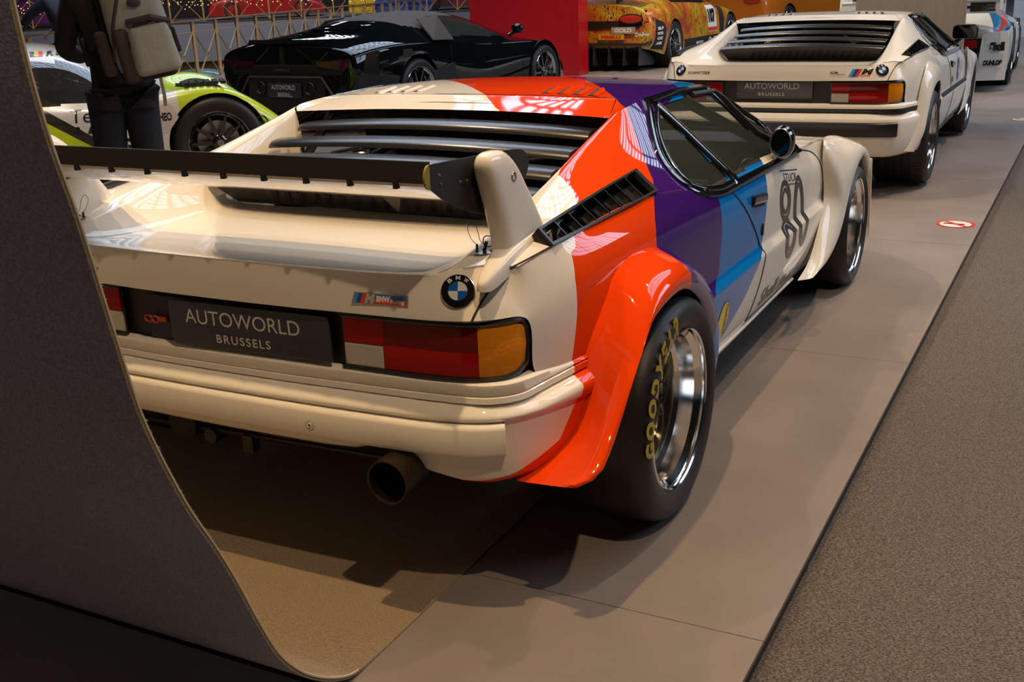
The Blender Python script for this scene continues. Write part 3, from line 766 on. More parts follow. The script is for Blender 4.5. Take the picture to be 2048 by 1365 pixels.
        sweep_rear('rubbing_strip', [(.012, .546), (.020, .544), (.022, .538), (.022, .518), (.020, .512), (.012, .510)], BLACK, root)
        sweep_rear('bumper', [(-.04, .518), (.020, .514), (.026, .505), (.040, .488), (.046, .478), (.046, .440), (.040, .36), (.032, .30), (.015, .255), (-.03, .235)], paint, root, plan=BPLAN)
        plan = BPLAN[:7]
        sweep_rear('bumper_pad', [(.040, .462), (.058, .462), (.066, .456), (.068, .448), (.066, .385), (.060, .372), (.040, .370)], BLACK, root, plan=plan)
        pad_caps(BLACK)
        seam2 = [(.76, -.55, .27), (.82, -.47, .40), (.858, -.40, .55), (.866, -.36, .66), (.876, -.30, .745), (.868, -.18, .79), (.866, 0, .80), (.870, .17, .77), (.882, .30, .70), (.892, .40, .60), (.90, .45, .50), (.895, .47, .35), (.885, .47, .25)]
        lip2 = [(.86, -.44, .25), (.905, -.40, .36), (.915, -.36, .47), (.920, -.30, .56), (.925, -.20, .625), (.928, -.10, .655), (.928, .0, .66), (.924, .12, .645), (.915, .23, .59), (.905, .31, .51), (.90, .35, .42), (.893, .37, .33), (.885, .375, .25)]
        fl2 = [(a[0]-.035, a[1], a[2]) for a in FLIP]
        for s in (1, -1):
            flare('rear_arch', seam2, lip2, paint, root, None, .006, s); flare('front_arch', FSEAM, fl2, paint, root, None, .004, s)
            cast = side if s == 1 else left
            strip(cast, [(.44, .517), (.8, .512), (1.4, .503), (2.04, .492)], .030, .006, 0).ob('rubbing_strip', BLACK, root)
    # plate and fittings
    if race:
        f = rear_plane(.080, .640, -.668, .02, .02)
        autoplate(root, f, .494, .118)
        fb = rear_plane(0, 0, -.646, 0)
        solid2('backing_plate', [(-.27, .575), (.05, .575), (.05, .695), (-.27, .695)], None, fb, mat('navy_board', (.012, .016, .035), .5), root, .004)
        V, _ = rbox2(-.192, .588, -.12, .678, .014); solid2('sticker', V, None, lambda p, l=0: fb(p, l+.004), PRINTW, root, .001)
        V, _ = rbox2(-.180, .600, -.12, .668, .002); printed('sticker_red', V, [tuple(range(len(V)))], lambda p, l=0: fb(p, l+.006), PRINTR, root)
        t = MB()
        for k in range(2): t.tube([Vector((-.262+.024*k, -.660, .632))+Vector((.012*math.cos(a), 0, .009*math.sin(a))) for a in [2*PI*i/12 for i in range(12)]], .0028, 6, True)
        t.box((-.218, -.656, .634), (.03, .008, .014)); t.ob('tow_hook', mat('hook_red', (.45, .05, .02), .4), root)
    else:
        f = rear_plane(-.01, .662, -.655, .03, 0)
        autoplate(root, f, .50, .118, m=mat('charcoal_plate', (.075, .068, .07), .4, coat=.2))
    def tailf(x, z, lift=.0): h, n = rear((x, z)); return h, n
    def onrear(x0, z0):
        h, n = rear((x0, z0)); u = Vector((0, 0, 1)).cross(n).normalized()*1; u = n.cross(Vector((0, 0, 1))).normalized(); u = u if u.x > 0 else -u; v = u.cross(-n)*-1; v = v if v.z > 0 else -v
        return lambda p, l=0: h+u*p[0]+v*p[1]+n*l
    for s in (1, -1):
        roundel(root, onrear(s*.657, .781), .039 if race else .040)
    # seam from lamp round the rear corner up to the vent
    for s in (1, -1):
        sm = MB(); pts = [(.700, -.645, .722), (.706, -.640, .738), (.716, -.620, .765), (.730, -.595, .795), (.745, -.568, .818), (.772, -.505, .840), (.798, -.43, .854)]
        q = []
        for p in resample(spline(pts, 4), .015):
            h, n, i, dd = rear.t.find_nearest(Vector((p[0]*s, p[1], p[2]))); q.append(h+n*.0003)
        sm.tube(q, .003, 5); sm.ob('panel_gap', MATTB, root)
    if race:
        b = onrear(.476, .757); bd = empty_part('racing_badge', root, (0, 0, 0))
        w, h = .144, .026
        P = [(-w/2, -h/2), (w/2, -h/2), (w/2, h/2), (-w/2+.006, h/2)]
        solid2('badge_plate', P, None, b, STEEL, bd, .003)
        sl = lambda x0, x1, y0, y1, k=.006: [(x0, y0), (x1, y0), (x1+k, y1), (x0+k, y1)]
        hh = h/2-.002
        for x, c in ((-w/2+.003, mat('badge_light_blue', (.05, .30, .62), .3)), (-w/2+.013, mat('badge_navy', (.02, .06, .30), .3)), (-w/2+.023, PRINTR)): printed('badge_stripe', sl(x, x+.0098, -hh, hh), [(0, 1, 2, 3)], b, c, bd, .0036)
        V, F = textmesh('M', .03, .0015, .25); printed('badge_lettering', fit(V, -w/2+.034, -hh, -w/2+.062, hh), F, b, CHROME, bd, .0040)
        printed('badge_field', [(-w/2+.062, 0), (w/2-.004, 0), (w/2-.004, hh), (-w/2+.062, hh)], [(0, 1, 2, 3)], b, PRINTU, bd, .0036)
        printed('badge_field', [(-w/2+.062, -hh), (w/2-.004, -hh), (w/2-.004, 0), (-w/2+.062, 0)], [(0, 1, 2, 3)], b, PRINTR, bd, .0036)
        V, F = textmesh('BMW', .02, .0012); printed('badge_lettering', fit(V, -w/2+.065, -hh*.55, -w/2+.100, hh*.75), F, b, PRINTW, bd, .0042)
        V, F = textmesh('Racing', .02, .0006); printed('badge_lettering', fit(V, -w/2+.101, -hh*.95, w/2-.008, hh*.15), F, b, PRINTW, bd, .0042)
        c = onrear(-.40, .757); V, F = textmesh('tudor', .01, 0, .3); printed('small_script', fit(V, -.022, -.005, -.002, .006), F, c, PRINTB, root)
    else:
        b = onrear(.52, .768); sl = lambda x0, x1, y0, y1, k=.02: [(x0, y0), (x1, y0), (x1+k, y1), (x0+k, y1)]
        for x, c in ((-.060, mat('badge_light_blue', (.05, .30, .62), .3)), (-.040, mat('badge_navy', (.02, .06, .30), .3)), (-.020, PRINTR)): printed('power_badge_stripe', sl(x, x+.020, -.024, .024, .024), [(0, 1, 2, 3)], b, c, root, .0012)
        V, F = textmesh('M', .04, .002, .3); printed('power_badge_lettering', fit(V, .016, -.010, .092, .024), F, b, CHROME, root, .0012)
        V, F = textmesh('POWER', .04, .001, .2); printed('power_badge_lettering', fit(V, .010, -.025, .072, -.011), F, b, PRINTR, root, .0012)
        V, F = textmesh('ADM', .04, .001); printed('tail_lettering', fit(V, -.175, -.006, -.125, .010), F, b, PRINTB, root, .0012)
        V, F = textmesh('motors', .04, 0, .2); printed('tail_lettering', fit(V, -.124, -.014, -.08, -.006), F, b, PRINTB, root, .0012)
        c = onrear(-.50, .768); V, F = textmesh('SCHNITZER', .04, .001, 0, 1.1); printed('tail_lettering', fit(V, -.10, -.010, .06, .008), F, c, mat('gilt_letters', (.45, .33, .18), .3, 1), root, .0012)
    # louvre slats over the engine bay
    specs = [(.557, 1.016, .532, .05), (.382, .978, .540, .105), (.228, .942, .545, .105), (.085, .907, .552, .105), (-.06, .872, .562, .105)]
    for i, (y, z, w, dp) in enumerate(specs):
        V = []; n = 28
        for k in range(n+1):
            t = -1+2*k/n; x = w*t; c = 1-t*t; yy = y-.055*c; zz = z+.026*c
            drop = .020
            V += [(x, yy, zz-.006), (x, yy+.002, zz+.001), (x, yy+.010, zz+.009), (x, yy+.022, zz+.0155), (x, yy+.042, zz+.0185), (x, yy+dp*.6, zz+.019), (x, yy+dp, zz+.016), (x, yy+dp, zz+.010), (x, yy+.03, zz+.001)]
        F = [(a*9+j, a*9+(j+1) % 9, (a+1)*9+(j+1) % 9, (a+1)*9+j) for a in range(n) for j in range(9)]+[tuple(range(9)), tuple(range(n*9, n*9+9))[::-1]]
        MB().add(V, F).ob('louvre_slat', mat('slat_satin', (.020, .020, .022), .22, spec=.9), root, ang=50)
    # angled panel beneath the lowest slat with slots
    n=16; V = []
    for k in range(n+1):
        t = -1+2*k/n; c = 1-t*t; V += [(.557*t, -.056-.05*c, .870+.024*c), (.525*t, .03, .7955)]
    MB().add(V, [(2*k, 2*k+2, 2*k+3, 2*k+1) for k in range(n)]).ob('louvre_skirt', mat('skirt_grey', (.045, .04, .038), .35), root, False)
    for k in range(16):
        x = -.36+.052*k; c_ = 1-(x/.557)**2; a = lambda u, v: Vector((x+u, (-.056-.05*c_)*(1-v)+.03*v, (.870+.024*c_)*(1-v)+.7955*v))+Vector((0, -.003, -.003))
        MB().add([a(0, .80), a(.020, .80), a(.062, .25), a(.042, .25)], [(0, 1, 2, 3)]).ob('skirt_slot', MATTB, root, False)
    if race:
        MB().prism([(.10, -.10, .882), (.18, -.10, .880), (.14, -.055, .815)], (0, .05, .001)).ob('centre_bracket', mat('skirt_grey', (.045, .04, .038), .35), root)
    # engine bay contents
    e = MB(); e.box((0, .36, .70), (1.06, .72, .02)); e.box((0, .74, .86), (1.0, .02, .34)); e.box((0, .02, .73), (1.06, .02, .09)); e.ob('engine_bay', MATTB, root, False)
    e = MB(); e.box((0, .42, .78), (.34, .5, .12)); e.box((-.12, .42, .86), (.12, .46, .05)); e.box((.12, .42, .86), (.12, .46, .05)); e.ob('engine', DARKM, root)
    for k in range(6):
        MB().lathe([(0, .026), (.07, .034), (.075, .030), (.0, .02)], 16, (-.28, .22+.08*k, .84), 'z').ob('intake_trumpet', STEEL, root)
    e = MB()
    for s in (-1, 1):
        e.tube([(s*.10, .70, .98), (s*.45, .06, .80)], .011, 8); e.tube([(s*.50, .60, .92), (s*.15, .50, .86), (s*.3, .2, .82)], .008, 8)
    e.ob('bay_brace', STEEL, root)
    # rear window and bulkhead
    MB().add([(-.50, .60, 1.035), (.50, .60, 1.035), (.50, .74, .84), (-.50, .74, .84)], [(0, 1, 2, 3)]).ob('rear_window', GLASS, root, False)
    # roof slots
    for s in (1, -1):
        sg = MB() if s == -1 else None
        for k in range(4):
            x = s*(.25+.055*k)
            a, _ = top((x, .675)); b, _ = top((x-.028, .83)); dx = Vector((.018, 0, 0))
            n = Vector((0, -.05, 1)).normalized()
            m_ = MB(); m_.add([a+n*.0012, a+dx+n*.0012, b+dx+n*.0012, b+n*.0012], [(0, 1, 2, 3)]); m_.ob('roof_slot', MATTB, root, False)
            m_ = MB(); m_.add([a+dx+n*.001, a+dx*2.0, a+dx*1.1+n*.006, b+dx+n*.001, b+dx*2.0, b+dx*1.1+n*.006], [(0, 1, 2), (3, 5, 4), (1, 4, 5, 2), (0, 2, 5, 3)]); o = m_.ob('roof_slat', LIV if race else WHITEP, root, False)
            if race:
                cc = np.array([v[:] for v in m_.V])
                for kk, fn in LATT.items():
                    at = o.data.attributes.new(kk, 'FLOAT', 'POINT'); at.data.foreach_set('value', fn(cc).astype(float))
    # cabin
    c = MB(); c.box((0, 1.3, .26), (1.60, 1.5, .03)); c.box((0, .80, .52), (1.56, .03, .54)); c.box((0, 2.02, .52), (1.5, .05, .42)); c.box((0, 1.3, .36), (.30, 1.3, .2)); c.ob('cabin_tub', mat('cabin_dark', (.016, .012, .011), .7), root)
    for s in (1, -1):
      c = MB(); c.box((s*.80, 1.2, .62), (.03, 1.3, .30))
      c.ob('door_card', mat('maroon_trim', (.035, .006, .006), .6) if race else mat('cabin_dark', (.02, .015, .014), .7), root)
    MB().box((0, 1.88, .73), (1.36, .28, .10)).ob('dashboard', mat('cabin_dark', (.016, .012, .011), .7), root)
    for s in (-1, 1):
        st = MB(); st.box((s*.36, 1.22, .37), (.44, .48, .14)); st.box((s*.36, .96, .64), (.42, .12, .50), Matrix.Rotation(-.25, 3, 'X')); st.box((s*.36, .905, .90), (.24, .09, .14), Matrix.Rotation(-.2, 3, 'X'))
        o = st.ob('seat', mat('seat_cloth', (.03, .028, .03), .8), root); bv = o.modifiers.new('b', 'BEVEL'); bv.width = .035; bv.segments = 3
    t = MB(); t.tube([Vector((-.36, 1.62, .72))+Vector((.17*math.cos(a), -.06*math.sin(a), .16*math.sin(a))) for a in [2*PI*i/24 for i in range(24)]], .012, 8, True); t.tube([(-.36, 1.62, .72), (-.36, 1.85, .66)], .02, 8); t.box((-.36, 1.62, .72), (.32, .01, .03)); t.ob('steering_wheel', BLACK, root)
    if race:
        t = MB()
        for s in (-1, 1): t.tube([(s*.60, .86, .35), (s*.60, .86, .84), (s*.52, .88, 1.0), (0, .88, 1.03)], .02, 10); t.tube([(s*.52, .88, 1.0), (s*.52, 1.32, .99), (s*.72, 1.85, .74)], .02, 10)
        t.ob('roll_cage', mat('cage_grey', (.30, .29, .27), .4), root)
    # floor pan, plain and dark
    pn = MB(); pn.box((0, 1.45, .20), (1.50, 2.0, .04)); pn.box((0, .05, .45), (1.06, .9, .30)); pn.box((0, 2.56, .42), (1.1, .9, .4)); pn.ob('underbody', MATTB, root)
    # exhaust
    if race:
        ex = MB(); R_ = Matrix.Rotation(math.radians(6), 3, 'Z')
        ex2 = [( -.02, .050), (-.022, .054), (0, .0555), (.06, .054), (.13, .045), (.20, .036), (.40, .034), (.40, 0)]
        for s in (1, -1):
            e = MB(); e.lathe([(.10, .0), (.10, .040), (.0, .0505)]+ex2, 32, (s*.525, -.745, .350), 'y'); e.ob('exhaust_pipe', mat('burnt_steel', (.06, .045, .032), .42, .9), root, ang=50)
            MB().box((s*.60, -.60, .375), (.12, .02, .014)).ob('exhaust_bracket', DARKM, root)
        t = MB(); t.tube([(-.60, -.50, .252), (.45, -.50, .272)], .008, 8); t.box((-.11, -.50, .24), (.035, .03, .05)); t.tube([(-.24, -.52, .245), (-.24, -.46, .245)], .022, 12); t.ob('anti_roll_bar', DARKM, root)
        MB().tube([(-.34, -.52, .27), (-.34, -.2, .30)], [.05, .07], 16).ob('gearbox_tail', MATTB, root)
        MB().lathe([(0, .10), (.02, .105), (.03, .10), (.03, 0)], 30, (-.60, -.62, .33), 'z').ob('spare_ring', mat('tan_ring', (.18, .12, .06), .6), root)
    else:
        e = MB(); e.lathe([(.10, 0), (.10, .035), (0, .038), (-.004, .041), (0, .043), (.3, .043)], 24, (.35, -.70, .25), 'y'); e.ob('exhaust_pipe', STEEL, root)
    return root
# ------------------------------------------------------------------ floor and carpets
def floor_mat():
    m = D.materials.new('stage_laminate'); m.use_nodes = True; nt = m.node_tree; b = nt.nodes['Principled BSDF']
    tc = nt.nodes.new('ShaderNodeTexCoord'); n = nt.nodes.new('ShaderNodeTexNoise'); n.inputs['Scale'].default_value = 2.2; n.inputs['Detail'].default_value = 6
    r = nt.nodes.new('ShaderNodeValToRGB'); r.color_ramp.elements[0].color = (.190, .156, .134, 1); r.color_ramp.elements[1].color = (.238, .200, .174, 1)
    r.color_ramp.elements[0].position = .35; r.color_ramp.elements[1].position = .7
    nt.links.new(tc.outputs['Object'], n.inputs['Vector']); nt.links.new(n.outputs['Fac'], r.inputs[0]); nt.links.new(r.outputs[0], b.inputs['Base Color'])
    b.inputs['Roughness'].default_value = .55; return m
def carpet_mat(name, a, c, sx, sy, bump=.6):
    m = D.materials.new(name); m.use_nodes = True; nt = m.node_tree; b = nt.nodes['Principled BSDF']
    tc = nt.nodes.new('ShaderNodeTexCoord'); mp = nt.nodes.new('ShaderNodeMapping'); mp.inputs['Scale'].default_value = (sx, sy, sx)
    n = nt.nodes.new('ShaderNodeTexNoise'); n.inputs['Scale'].default_value = 1; n.inputs['Detail'].default_value = 3
    r = nt.nodes.new('ShaderNodeValToRGB'); r.color_ramp.elements[0].color = (*a, 1); r.color_ramp.elements[1].color = (*c, 1); r.color_ramp.elements[0].position = .41; r.color_ramp.elements[1].position = .60
    nt.links.new(tc.outputs['Object'], mp.inputs['Vector']); nt.links.new(mp.outputs[0], n.inputs['Vector']); nt.links.new(n.outputs['Fac'], r.inputs[0]); nt.links.new(r.outputs[0], b.inputs['Base Color'])
    bp = nt.nodes.new('ShaderNodeBump'); bp.inputs['Strength'].default_value = bump; bp.inputs['Distance'].default_value = .004
    nt.links.new(n.outputs['Fac'], bp.inputs['Height']); nt.links.new(bp.outputs[0], b.inputs['Normal']); b.inputs['Roughness'].default_value = .95; b.inputs['Specular IOR Level'].default_value = .1
    b.inputs['Sheen Weight'].default_value = .2
    return m
HALLW = mat('hall_wall', (.07, .055, .045), .8)
def struct(name, V, F, m):
    o = ob(name, V, F, m, None, False); o['kind'] = 'structure'; return o
X0, X1, Y0, Y1, Z1 = -48, 13, -11, 52, 13.4
struct('wall_left', [(X0, Y0, -.03), (X0, Y1, -.03), (X0, Y1, Z1), (X0, Y0, Z1)], [(0, 1, 2, 3)], HALLW)
struct('wall_right', [(X1, Y0, -.03), (X1, Y1, -.03), (X1, Y1, Z1), (X1, Y0, Z1)], [(3, 2, 1, 0)], HALLW)
struct('wall_back', [(X0, Y0, -.03), (X1, Y0, -.03), (X1, Y0, Z1), (X0, Y0, Z1)], [(3, 2, 1, 0)], HALLW)
struct('wall_front', [(X0, Y1, -.03), (X1, Y1, -.03), (X1, Y1, Z1), (X0, Y1, Z1)], [(0, 1, 2, 3)], HALLW)
struct('ceiling', [(X0, Y0, Z1), (X1, Y0, Z1), (X1, Y1, Z1), (X0, Y1, Z1)], [(0, 1, 2, 3)], HALLW)
def emis(name, col, s):
    m = D.materials.new(name); m.use_nodes = True; b = m.node_tree.nodes['Principled BSDF']; b.inputs['Base Color'].default_value = (0, 0, 0, 1); b.inputs['Emission Color'].default_value = (*col, 1); b.inputs['Emission Strength'].default_value = s; return m
def glazing(name, o, u, v, nu, nv, m, bar=.12):
    # daylit panes with dark glazing bars in front
    o, u, v = Vector(o), Vector(u), Vector(v); n = u.cross(v).normalized()
    p = struct(name, [o, o+u, o+u+v, o+v], [(0, 1, 2, 3)], m)
    b = MB(); uu, vv = u.normalized(), v.normalized()
    for i in range(nu+1):
        c = o+u*i/nu; w = bar*(2.2 if i % 4 == 0 else 1); b.prism([c-uu*w/2, c+uu*w/2, c+uu*w/2+v, c-uu*w/2+v], n*.12)
    for j in range(nv+1):
        c = o+v*j/nv; w = bar*(2.2 if j % 3 == 0 else 1); b.prism([c-vv*w/2, c+vv*w/2, c+vv*w/2+u, c-vv*w/2+u], n*.12)
    g_ = b.ob('glazing_bar', MATTB, p, False); g_['kind'] = 'stuff'
DAY = emis('daylight_glass', (.66, .80, 1), 5.0)
glazing('window_1', (-27, 42.5, 13.3), (-14, 0, 0), (0, 4.6, 0), 10, 5, emis('daylight_glass_far', (.80, .88, 1), 9))
glazing('window_2', (-4.5, 2, 13.3), (-9, 0, 0), (0, 22, 0), 10, 26, DAY)
glazing('window_4', (9.5, 4, 13.3), (-5, 0, 0), (0, 30, 0), 6, 32, DAY)
glazing('window_3', (12.8, 5, 5.2), (0, 18, 0), (0, 0, 4.2), 18, 5, DAY)
FLOOR = floor_mat()
struct('floor_lower', [(-48, -11, -2.2), (0, -11, -2.2), (0, 52, -2.2), (-48, 52, -2.2)], [(0, 1, 2, 3)], mat('lower_floor', (.10, .08, .07), .5))
g = ob('floor', [(-3.9, -11, -.052), (13, -11, -.052), (13, 52, -.052), (-25.9, 52, -.052)], [(0, 1, 2, 3)], carpet_mat('loop_carpet', (.034, .026, .020), (.19, .155, .125), 150, 400, 1), None, False); g['kind'] = 'structure'
stage = ob('stage_base', [], [], MATTB); D.objects.remove(stage)
FLATT = {k: (lambda c, k=k: np.where(c[:, 0] > 0, 1, -1) if k == 'd0' else LATT[k](c)) for k in LATT}
def edge_x(y): return 1.343+(y+.6)*.0105
st = MB()
st.prism([(-6.4, -4, -.051), (edge_x(-4)-.006, -4, -.051), (edge_x(30)-.006, 30, -.051), (-18.1, 30, -.051)], (0, 0, .0385))
stage = st.ob('stage_base', mat('stage_edge', (.03, .022, .016), .6), None, False); stage['kind'] = 'structure'
ys = [-4, -2.6, -.52, 1.5, 3.53, 5.55, 7.6, 9.6, 11.7, 15, 19, 24, 30]
for i in range(len(ys)-1):
    a, b = ys[i]+.0012, ys[i+1]-.0012
    def rowx(y, k): return max(edge_x(y)-k*2.44, -8.25-(y-1.5)*.3509)
    for k in range(8):
        if edge_x(b)-k*2.44 <= -8.25-(b-1.5)*.3509+.05 and edge_x(a)-k*2.44 <= -8.25-(a-1.5)*.3509+.05: break
        x1a, x1b = rowx(a, k)-(.0012 if k else 0), rowx(b, k)-(.0012 if k else 0); x0a, x0b = rowx(a, k+1)+.0012, rowx(b, k+1)+.0012
        sk = (x1a-x0a)*-.03
        p = MB().prism([(x0a, a-sk*0, -.012), (x1a, a, -.012), (x1b, b, -.012), (x0b, b, -.012)], (0, 0, .012)).ob('floor_panel', FLOOR, stage, False)
# carpet runner that lies under the first car and rises as a curtain behind it
prof = spline([(5.0, .004), (2.0, .004), (.2, .004), (-.60, .004), (-.88, .004), (-1.0, .010), (-1.06, .030), (-1.13, .075), (-1.19, .130), (-1.245, .205), (-1.29, .305), (-1.327, .40), (-1.366, .49), (-1.42, .60), (-1.45, .675), (-1.475, .745), (-1.495, .815), (-1.515, .92), (-1.55, 1.12), (-1.582, 1.27), (-1.60, 1.45), (-1.62, 1.9), (-1.63, 2.5)], 6)
def runner(name, prof, x0, x1, th, m, label, nx=14):
    V = []; k = len(prof); P = np.array(prof)
    T = np.gradient(P, axis=0); T /= np.linalg.norm(T, axis=1)[:, None]; Nn = np.stack([-T[:, 1], T[:, 0]], 1)
    if Nn[0][1] > 0: Nn = -Nn
    for lay in (0, 1):
        for i in range(nx+1):
            x = x0+(x1-x0)*i/nx
            for j in range(k):
                wv = .012*math.sin(x*5.5+P[j, 1]*1.3)*max(0, P[j, 1]-.3)*(1-((x-x0)/(x1-x0))**6)
                q = P[j]+Nn[j]*th*lay; V.append((x, q[0]+wv, max(q[1], -0.0)+.0005+(.0 if lay else 0)))
    n = (nx+1)*k; F = []
    for lay in (0, 1):
        for i in range(nx):
            for j in range(k-1):
                a = lay*n+i*k+j; f = (a, a+1, a+k+1, a+k); F.append(f if lay else f[::-1])
    for i, s in ((0, 1), (nx, -1)):
        for j in range(k-1):
            a = i*k+j; f = (a, a+n, a+n+1, a+1); F.append(f[::s])
    o = ob(name, V, F, None, None, True, ang=60, mats=[m, FELTB], fm=[1 if nx*(k-1) <= i < 2*nx*(k-1) else 0 for i in range(len(F))]); tag(o, label, 'carpet'); return o
FELT = carpet_mat('felt_carpet', (.20, .148, .092), (.30, .228, .145), 260, 260, .5)
FELTB = carpet_mat('felt_backing', (.20, .185, .21), (.28, .262, .295), 200, 200, .4)
drape = runner('carpet_runner', prof, -.575-1.6, .575, .006, FELT, 'grey felt carpet sheet rising like a curtain behind the striped race car', 30)
drape2 = MB()
fz = MB()
rnd = random.Random(3)
for k in range(900):
    j = rnd.uniform(40, len(prof)-2); i = int(j); f = j-i; y = prof[i][0]*(1-f)+prof[i+1][0]*f; z = prof[i][1]*(1-f)+prof[i+1][1]*f
    L = rnd.uniform(.002, .007); d = Vector((rnd.uniform(.3, 1), rnd.uniform(-.7, .9), rnd.uniform(-.8, .3))).normalized()*L; p = Vector((.574, y+.003, z+.002))
    fz.add([p+Vector((0, .0004, 0)), p-Vector((0, .0004, 0)), p+d], [(0, 1, 2)])
o = fz.ob('frayed_fibre', mat('fibre_pale', (.45, .37, .24), .9), drape, False); o['kind'] = 'stuff'
MB().tube([(.5755, p[0]+.0, p[1]+.003) for p in prof[30:]], .0028, 5).ob('cut_edge', mat('fibre_pale', (.45, .37, .24), .9), drape)

# ------------------------------------------------------------------ first car
A = empty('race_coupe', 'white race coupe with orange, purple and blue stripes and a tall rear wing, number 80', 'car', (0, 0, 0))
build_m1('race', A)
for s in (1, -1):
    wheel(A, .968, 0, .3144, .3144, .335, .221, s, word=('GOODYEAR', .268, .070, math.radians(-97), TYREY) if s == 1 else None)
    wheel(A, .950, 2.56, .285, .285, .29, .221, s)
d = m1_data(); side = d['side']
def f3side(lift): return lambda p: (lambda c: c[0]+c[1]*lift)(side(p))
# number 80 in outlined numerals
def shear(Q, y0, z0, k=-.28, tl=-.04): return [(v[0]+(v[1]-z0)*k, v[1]+(v[0]-y0)*tl) for v in Q]
def numeral(rings, name):
    for (c, rx, ry, t) in rings:
        V, F = ring2(c, rx, ry, t, 56); decal(name, shear(V, c0[0], c0[1]), F, f3side(.0016), PRINTB, A, .007)
c0 = (1.53, .535)
for (cx_, cz_, rx, rz) in ((1.425, .612, .082, .082), (1.425, .462, .084, .084), (1.635, .535, .086, .150)):
    numeral([((cx_, cz_), rx, rz, .022), ((cx_, cz_), rx-.029, rz-.029, .018)], 'number_numeral')
V, F = textmesh('STUCK', .04, .0002, 0, 1.1); V = fit(V, 1.385, .676, 1.575, .708); decal('driver_name', shear(V, 1.48, .69, 0, -.14), F, f3side(.0012), PRINTB, A, .02)
for z in (.716, .664):
    V = [(1.36, z), (1.60, z), (1.60, z+.004), (1.36, z+.004)]; decal('name_rule', shear(V, 1.48, z, 0, -.14), [(0, 1, 2, 3)], f3side(.0012), PRINTB, A, .02)
V, F = textmesh('Shell', .08, .002, .25); V = fit(V, 1.10, .285, 1.36, .345); decal('sill_lettering', shear(V, 1.1, .28, .15, -.03), F, f3side(.0012), PRINTB, A, .03)
V, F = textmesh('SUPER OIL', .05, .001, .25); V = fit(V, 1.37, .285, 1.60, .325); decal('sill_lettering', shear(V, 1.1, .28, .15, -.03), F, f3side(.0012), PRINTB, A, .03)
V, F = textmesh('m motorsport', .05, .0, .25); V = fit(V, 1.62, .283, 1.86, .315); decal('sill_lettering', shear(V, 1.1, .28, .15, -.03), F, f3side(.0012), PRINTB, A, .03)
V, F = disc2((.615, .378), .056, 36, ry=.064); decal('yellow_roundel', V, F, f3side(.0010), PRINTY, A, .03)
V, F = ring2((.615, .378), .058, .066, .003, 40); decal('roundel_outline', V, F, f3side(.0014), PRINTB, A, .03)
V, F = textmesh('GMUND', .04, .001); V = fit(V, -.050, -.014, .050, .010); V = [(.592-v[1], .378+v[0]) for v in V][::1]; V = [(.615-(y-.615)*1, z) for y, z in V]
decal('roundel_lettering', V, F, f3side(.0016), PRINTB, A, .03)
for k in range(3):
    V, F = textmesh('TURBO', .02, 0); V = fit(V, .625, .355+.016*k, .655, .363+.016*k); decal('roundel_lettering', V, F, f3side(.0016), PRINTB, A, .03)
# wing
WG = empty('rear_wing', 'black and white rear wing on two white fin struts above the tail of the striped car', 'wing', (0, 0, 0))
WG.parent = A
for kk in ('category', 'label'): del WG[kk]
n = 24; V = []
sec = [(-.745, 1.044), (-.742, 1.036), (-.66, 1.000), (-.57, .972), (-.48, .956), (-.41, .958), (-.395, .968), (-.41, .980), (-.50, .992), (-.60, 1.015), (-.69, 1.040), (-.735, 1.050)]
m_ = MB(); V = []
for x in (-.675, .675): V += [(x, a, b) for a, b in sec]
k = len(sec); m_.add(V, [(j, (j+1) % k, k+(j+1) % k, k+j) for j in range(k)]+[tuple(range(k)), tuple(range(k, 2*k))[::-1]])
m_.ob('wing_blade', WHITEP, WG, ang=40)
MB().prism([(-.675, -.750, 1.044), (-.675, -.740, 1.046), (-.675, -.738, 1.089), (-.675, -.746, 1.089)], (1.35, 0, 0)).ob('gurney_strip', MATTB, WG, False)
for k in range(11):
    MB().box((-.57+.1165*k, -.746, 1.040), (.010, .012, .018)).ob('strip_clip', MATTB, WG)
